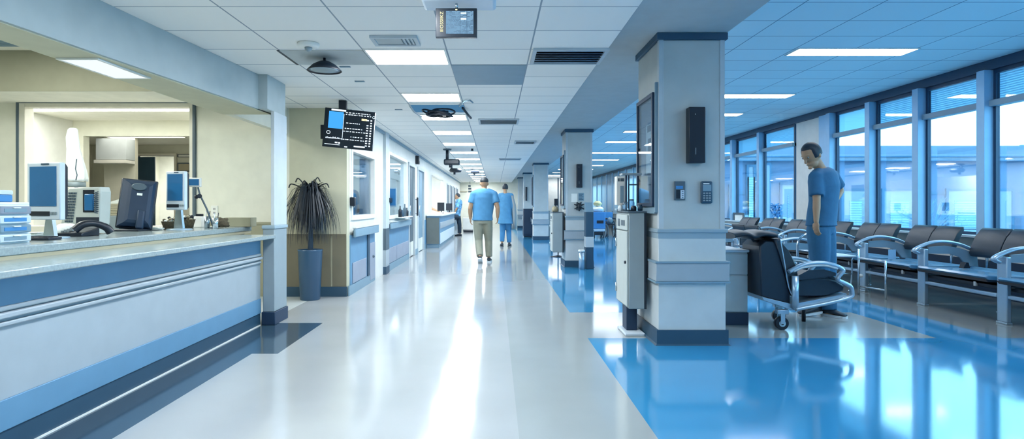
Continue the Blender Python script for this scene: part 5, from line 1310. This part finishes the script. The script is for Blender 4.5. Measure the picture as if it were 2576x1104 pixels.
def person(name, label, J, W, cols, loc, sleeve=.62, pants='trousers', long_top=None, group=None, voxel=.009, hairlen=.0, shirt_infl=.018, extras=None, eyes=False):
    """J joints, W widths"""
    t = thing(name, label, 'person', loc, group)
    hs = W.get('head', 1.0); face = J['face'].normalized(); up = J.get('head_up', Vector((0, 0, 1))).normalized(); face = (face - up*face.dot(up)).normalized(); side = face.cross(up)
    H = J['head']; M3 = Matrix((side, face, up)).transposed()
    b = S()
    rows = [(-.22, W['hip']*.8, W['dep']*.8), (-.1, W['hip'], W['dep']), (.05, W['hip']*.98, W['dep']), (.3, W['waist'], W['dep']*.92), (.55, W['chest'], W['dep']*1.02), (.72, W['chest']*.98, W['dep']*.95), (.84, W['chest']*.8, W['dep']*.78), (.93, W['chest']*.5, W['dep']*.58), (1.0, .06, .06)]
    torso(b, J, rows)
    limb(b, [J['neck'] - up*.02, H - up*.05*hs - face*.015], [.058, .052])
    b.ball(H + up*.015*hs, .076*hs, .095*hs, .105*hs, 20, rot=M3)
    b.ball(H - up*.065*hs + face*.03*hs, .052*hs, .06*hs, .055*hs, 16, rot=M3)
    limb(b, [H + face*.088*hs + up*.01*hs, H + face*.108*hs - up*.03*hs], [.009*hs, .014*hs], 8)
    b.ball(H + face*.086*hs - up*.062*hs, .026*hs, .012*hs, .010*hs, 10, rot=M3)
    b.ball(H + face*.082*hs - up*.10*hs, .024*hs, .018*hs, .016*hs, 10, rot=M3)
    b.ball(H + face*.082*hs + up*.034*hs, .05*hs, .012*hs, .009*hs, 10, rot=M3)
    for sg in (-1, 1): b.ball(H + side*.078*hs*sg - up*.01*hs - face*.01*hs, .010*hs, .02*hs, .032*hs, 10, rot=M3)
    ka = W.get('arm', 1)
    for q_ in 'LR':
        sh, el, wr = J['sh'+q_], J['el'+q_], J['wr'+q_]
        limb(b, [sh, sh.lerp(el, .45), el, el.lerp(wr, .35), wr], [.052*ka, .047*ka, .038*ka, .039*ka, .026*ka])
        hand(b, wr, J.get('hd'+q_, wr-el), J.get('pn'+q_, J['face']), 1.0, 1 if q_ == 'L' else -1, J.get('curl', .5))
        hp, kn, an = J['hip'+q_], J['kn'+q_], J['an'+q_]
        limb(b, [hp, hp.lerp(kn, .5), kn, kn.lerp(an, .3), kn.lerp(an, .65), an], [.088*W.get('leg', 1), .075*W.get('leg', 1), .055, .056, .044, .036])
        td = J['toe'+q_].normalized(); limb(b, [an - Vector((0, 0, .03)), an - Vector((0, 0, .045)) + td*.1], [.035, .028])
    obj('body', remesh(b, min(voxel, .007), 2, 'body'), cols['skin'], t)
    # top
    s = S(); hem = W.get('hem', -.16)
    si = shirt_infl
    rows = [(hem, W['hip']*1.0+W.get('flare', 0), W['dep']*1.0+W.get('flare', 0)*.6), (hem*.45, W['hip']+W.get('flare', 0)*.5, W['dep']*1.02), (.05, W['hip']*.99, W['dep']*1.02), (.3, W['waist']*1.02, W['dep']*.97), (.55, W['chest']*1.0, W['dep']*1.03), (.72, W['chest']*.99, W['dep']*.96), (.84, W['chest']*.82, W['dep']*.8), (.93, W['chest']*.52, W['dep']*.6), (.985, .065, .062)]
    torso(s, J, rows, si)
    for q_ in 'LR':
        sh, el, wr = J['sh'+q_], J['el'+q_], J['wr'+q_]
        limb(s, [J['chest'].lerp(J['neck'], .8).lerp(sh, .5), sh], [.06*ka+si, .058*ka+si])
        if sleeve <= 1: limb(s, [sh, sh.lerp(el, sleeve*.5)], [.056*ka+si, .056*ka+si]); s.cyl(sh.lerp(el, sleeve*.5), sh.lerp(el, sleeve), .056*ka+si, .054*ka+si+.002)
        else: limb(s, [sh, el, el.lerp(wr, .8)], [.056*ka+si, .05*ka+si, .036*ka+si])
    obj(cols.get('top_name', 'shirt'), remesh(s, .012, 5, 'shirt', .7), cols['top'], t)
    # trousers
    s = S(); li = .018 + W.get('baggy', 0)
    torso(s, J, [(-.24, W['hip']*.88, W['dep']*.9), (-.12, W['hip']*1.0, W['dep']*1.0), (.02, W['hip']*.97, W['dep']*.97), (.16, W['waist']*1.0, W['dep']*.9)], .008)
    for q_ in 'LR':
        hp, kn, an = J['hip'+q_], J['kn'+q_], J['an'+q_]; e = an + (kn-an).normalized()*.0
        limb(s, [hp, hp.lerp(kn, .5), kn], [.09*W.get('leg', 1)+li, .078*W.get('leg', 1)+li, .06+li])
        s.cyl(kn, kn.lerp(an, .5), .06+li, .056+li); s.cyl(kn.lerp(an, .5), kn.lerp(an, .97), .056+li, .05+li)
    obj(pants, remesh(s, .012, 4, 'trousers', .7), cols['legs'], t)
    # shoes
    for q_ in 'LR':
        an = J['an'+q_]; td = J['toe'+q_].normalized(); zz = J.get('sole'+q_, 0)
        tilt = J.get('tilt'+q_, 0); u_ = Vector((0, 0, 1)); sd = td.cross(u_).normalized()
        td2 = (td*math.cos(tilt) - u_*math.sin(tilt)); u2 = sd.cross(td2).normalized()
        c0_ = Vector((an.x, an.y, zz))
        def ring(f, w_, h0, h1): c = c0_ + td2*f; return [c + sd*math.cos(2*PI*k/16)*w_ + u2*((h0+h1)/2 + math.sin(2*PI*k/16)*(h1-h0)/2) for k in range(16)]
        s = S().rings([ring(-.085, .02, .03, .06), ring(-.075, .035, .022, .085), ring(-.02, .042, .022, .1), ring(.05, .046, .022, .085), ring(.12, .05, .022, .065), ring(.175, .04, .022, .05), ring(.19, .015, .026, .04)])
        so = obj('shoe', s, cols['shoe'], t)
        s = S().rings([[c0_ + td2*f + sd*g*w_ + u2*h for g, h in ((-1, 0), (1, 0), (1, .024), (-1, .024))] for f, w_ in ((-.088, .026), (-.07, .04), (.0, .043), (.1, .052), (.17, .042), (.195, .016))], smooth=False)
        obj('sole', s, cols.get('sole', 'shoe'), so)
    # hair: closed shell that dips under the skin at the face
    s = S().ball((0, 0, 0), 1, 1, 1, 28)
    for v in s.bm.verts:
        p = v.co.copy(); f = p.y; z = p.z
        k = 1.0
        if z < W.get('hair_low', -9): k = .8
        elif f > W.get('face_cut', .25) and z < .55: k = .80
        elif f > W.get('face_cut', .25)-.25 and z < .1 - 2*(W.get('face_cut', .25)-.25): k = .82
        elif z < -.45: k = .8 if hairlen == 0 else 1.0
        q_ = Vector((p.x*.088, p.y*.104 - .006, p.z*.112 + .02)) * k * hs
        if hairlen and z < 0 and f < .1: q_.z += z*hairlen
        v.co = H + side*q_.x + face*q_.y + up*q_.z
    obj('hair', s, cols['hair'], t)
    if eyes:
        for sg in (-1, 1):
            e = obj('eye', S().ball(H + face*.083*hs + side*.031*hs*sg + up*.012*hs, .0085*hs, seg=10), 'grey', t)
            obj('iris', S().ball(H + face*.0885*hs + side*.031*hs*sg + up*.010*hs, .0058*hs, seg=8), 'eye', e)
        obj('mouth', S().ball(H + face*.096*hs - up*.062*hs, .02*hs, .004*hs, .003*hs, 10, rot=M3), 'skin_shade', t)
    if extras: extras(t)
    return t
def V3(px, py, Y): return P(px, py, Y)
# ---- heavy set man walking away
Y = 12.6; v = lambda px, py, dy=0: Vector((PX(px, Y), Y+dy, PZ(py, Y)))
J = dict(pelvis=v(1214, 545), chest=v(1216, 502, .02), neck=v(1218, 474, .04), head=v(1218, 461, .06), face=Vector((.12, 1, -.12)), lat_hip=Vector((-1, .1, 0)), lat_sh=Vector((-1, -.08, 0)),
  shL=v(1193, 490, .0), elL=v(1183, 524, -.02), wrL=v(1183, 549, .1), shR=v(1242, 490, .02), elR=v(1252, 523, -.05), wrR=v(1252, 546, .02),
  hipL=v(1203, 557), knL=v(1204, 605, .05), anL=v(1208, 643, -.22), hipR=v(1226, 557), knR=v(1229, 606, .14), anR=v(1230, 648, .1), toeL=Vector((.05, 1, 0)), toeR=Vector((.1, 1, 0)),
  soleL=.05, tiltL=.55, soleR=0, pnL=Vector((1, .2, 0)), pnR=Vector((-1, .2, 0)), hdL=Vector((0, .25, -1)), hdR=Vector((0, .15, -1)), curl=.6)
person('person', 'heavy set man in a light blue shirt and khaki trousers walking away down the corridor', J, dict(hip=.19, dep=.14, waist=.205, chest=.21, arm=1.2, leg=1.0, hem=-.13, flare=.012, head=1.08, baggy=.004, hair_low=.05), dict(skin='skin', top='shirt_blue', legs='khaki', shoe='shoe', sole='shoe_sole', hair='hair_grey'), (PX(1218, Y), Y, 0), shirt_infl=.022)
# ---- gowned person
Y = 17.6; v = lambda px, py, dy=0: Vector((PX(px, Y), Y+dy, PZ(py, Y)))
J = dict(pelvis=v(1272, 540), chest=v(1272, 506), neck=v(1271, 486), head=v(1271, 473), face=Vector((.1, 1, -.1)), lat_hip=Vector((-1, 0, 0)), lat_sh=Vector((-1, 0, 0)),
  shL=v(1258, 492), elL=v(1255, 520), wrL=v(1258, 544, .12), shR=v(1286, 492), elR=v(1291, 520), wrR=v(1291, 544, .08),
  hipL=v(1265, 550), knL=v(1264, 582, .02), anL=v(1263, 608, -.04), hipR=v(1279, 550), knR=v(1280, 582, .05), anR=v(1281, 611, .05), toeL=Vector((-.1, 1, 0)), toeR=Vector((.2, 1, 0)), pnL=Vector((1, 0, 0)), pnR=Vector((-1, 0, 0)))
def coat(t):
    s = S(); R_ = []
    for py, w_, x_ in ((492, 3.5, 1288), (515, 4.5, 1293), (545, 5, 1294), (575, 4.5, 1294)):
        c = v(x_, py, -.0); w_ = w_*Y/F; R_.append(ell_ring(c, Vector((1, 0, 0)), Vector((0, 1, 0)), w_, .1, 14))
    obj('coat', s.rings(R_), 'coat_grey', t)
person('person', 'dark haired person in a long blue gown walking beside the heavy set man', J, dict(hip=.17, dep=.115, waist=.165, chest=.17, hem=-.42, flare=.05, head=1.0), dict(skin='skin', top='gown', top_name='gown', legs='trouser_blue', shoe='shoe', hair='hair'), (PX(1272, Y), Y, 0), sleeve=1.2, extras=coat)
# ---- visitor perched on the far desk end
Y = 23.4; v = lambda px, py, dy=0: Vector((PX(px, Y), Y+dy, PZ(py, Y)))
J = dict(pelvis=v(1149, 540), chest=v(1154, 515), neck=v(1154, 501), head=v(1151, 494), face=Vector((-1, .1, -.1)), lat_hip=Vector((0, -1, 0)), lat_sh=Vector((.1, -1, 0)),
  shL=v(1156, 505, -.16), elL=v(1150, 524, -.2), wrL=v(1143, 536, -.12), shR=v(1156, 505, .16), elR=v(1152, 524, .2), wrR=v(1143, 537, .14),
  hipL=v(1149, 544, -.09), knL=v(1136, 552, -.1), anL=v(1137, 580, -.1), hipR=v(1152, 545, .09), knR=v(1156, 566, .1), anR=v(1156, 588, .1), toeL=Vector((-1, -.1, 0)), toeR=Vector((-1, 0, 0)), soleL=.1, pnL=Vector((0, 1, 0)), pnR=Vector((0, -1, 0)))
person('person', 'visitor in a patterned top and dark trousers leaning at the end of the far desk', J, dict(hip=.15, dep=.12, waist=.15, chest=.165, hem=-.1), dict(skin='skin', top='patterned', legs='dark_trouser', shoe='shoe', hair='hair'), (PX(1150, Y), Y, 0), sleeve=.9)
# ---- clerk behind the far desk
Y = 21.2; X0 = -2.42; v = lambda dx, z, dy=0: Vector((X0+dx, Y+dy, z))
J = dict(pelvis=v(0, .92), chest=v(.03, 1.2), neck=v(.05, 1.4), head=v(.07, 1.52), face=Vector((1, -.3, -.2)), lat_hip=Vector((0, 1, 0)), lat_sh=Vector((0, 1, 0)),
  shL=v(.03, 1.34, .17), elL=v(.15, 1.1, .2), wrL=v(.36, 1.02, .12), shR=v(.03, 1.34, -.17), elR=v(.15, 1.1, -.2), wrR=v(.36, 1.02, -.12),
  hipL=v(0, .86, .09), knL=v(.03, .46, .09), anL=v(0, .08, .09), hipR=v(0, .86, -.09), knR=v(.03, .46, -.09), anR=v(0, .08, -.09), toeL=Vector((1, 0, 0)), toeR=Vector((1, 0, 0)), pnL=Vector((0, 0, -1)), pnR=Vector((0, 0, -1)))
person('person', 'clerk with dark hair leaning over the far desk behind its monitors', J, dict(hip=.16, dep=.11, waist=.15, chest=.17), dict(skin='skin', top='frame_blue', legs='dark_trouser', shoe='shoe', hair='hair'), (X0, Y, 0))
# ---- figure in blue behind the first corridor window
Y = 9.6; X0 = PX(906, 9.6) ; X0 = -2.42; v = lambda dx, z, dy=0: Vector((X0+dx, Y+dy, z))
J = dict(pelvis=v(0, .95), chest=v(0, 1.25), neck=v(.0, 1.45), head=v(.03, 1.57), face=Vector((.5, 1, -.2)), lat_hip=Vector((-1, .3, 0)), lat_sh=Vector((-1, .3, 0)),
  shL=v(-.16, 1.38, .03), elL=v(-.2, 1.12, .06), wrL=v(-.06, 1.08, .25), shR=v(.16, 1.38, -.03), elR=v(.2, 1.12, .03), wrR=v(.1, 1.08, .25),
  hipL=v(-.09, .9), knL=v(-.09, .48), anL=v(-.09, .08), hipR=v(.09, .9), knR=v(.09, .48), anR=v(.09, .08), toeL=Vector((0, 1, 0)), toeR=Vector((.1, 1, 0)), pnL=Vector((1, 0, 0)), pnR=Vector((-1, 0, 0)))
person('person', 'figure in blue scrubs standing behind the glass of the first corridor window', J, dict(hip=.16, dep=.11, waist=.15, chest=.17), dict(skin='skin', top='scrub', legs='trouser_blue', shoe='shoe', hair='hair'), (X0, Y, 0))
# ---- nurse in scrubs by the windows
Y = 6.5; v = lambda px, py, dy=0: Vector((PX(px, 6.36), Y+dy, PZ(py, 6.36)))
J = dict(pelvis=v(2084, 556), chest=v(2092, 474), neck=v(2081, 421), head=v(2056, 388, -.03), face=Vector((-.8, -.3, -.85)), head_up=Vector((-.5, -.12, .95)), lat_hip=Vector((-.7, -.71, 0)), lat_sh=Vector((-.85, -.53, 0)),
  shL=v(2057, 446, -.1), elL=v(2052, 504, -.16), wrL=v(2047, 556, -.19), shR=v(2124, 441, .09), elR=v(2150, 478, .12), wrR=v(2114, 512, .0),
  hipL=v(2070, 580, -.05), knL=v(2074, 678, -.06), anL=v(2066, 772, .0), hipR=v(2097, 580, .05), knR=v(2102, 680, .02), anR=v(2101, 787, -.02), toeL=Vector((-1, -.2, 0)), toeR=Vector((.5, -.85, 0)),
  soleL=.02, tiltL=.1, pnL=Vector((1, .3, 0)), pnR=Vector((-.5, -.8, 0)), hdL=Vector((-.05, -.1, -1)), hdR=Vector((-.85, -.4, -.2)), curl=.55)
person('person', 'nurse in blue scrubs standing by the windows behind the recliner, head bowed', J, dict(hip=.17, dep=.125, waist=.165, chest=.185, hem=-.1, baggy=.012, flare=.02, head=1.1, face_cut=.5), dict(skin='skin', top='scrub', top_name='scrub_top', legs='scrub', shoe='shoe', sole='shoe_sole', hair='hair'), (3.55, Y, 0), sleeve=.8, eyes=True)
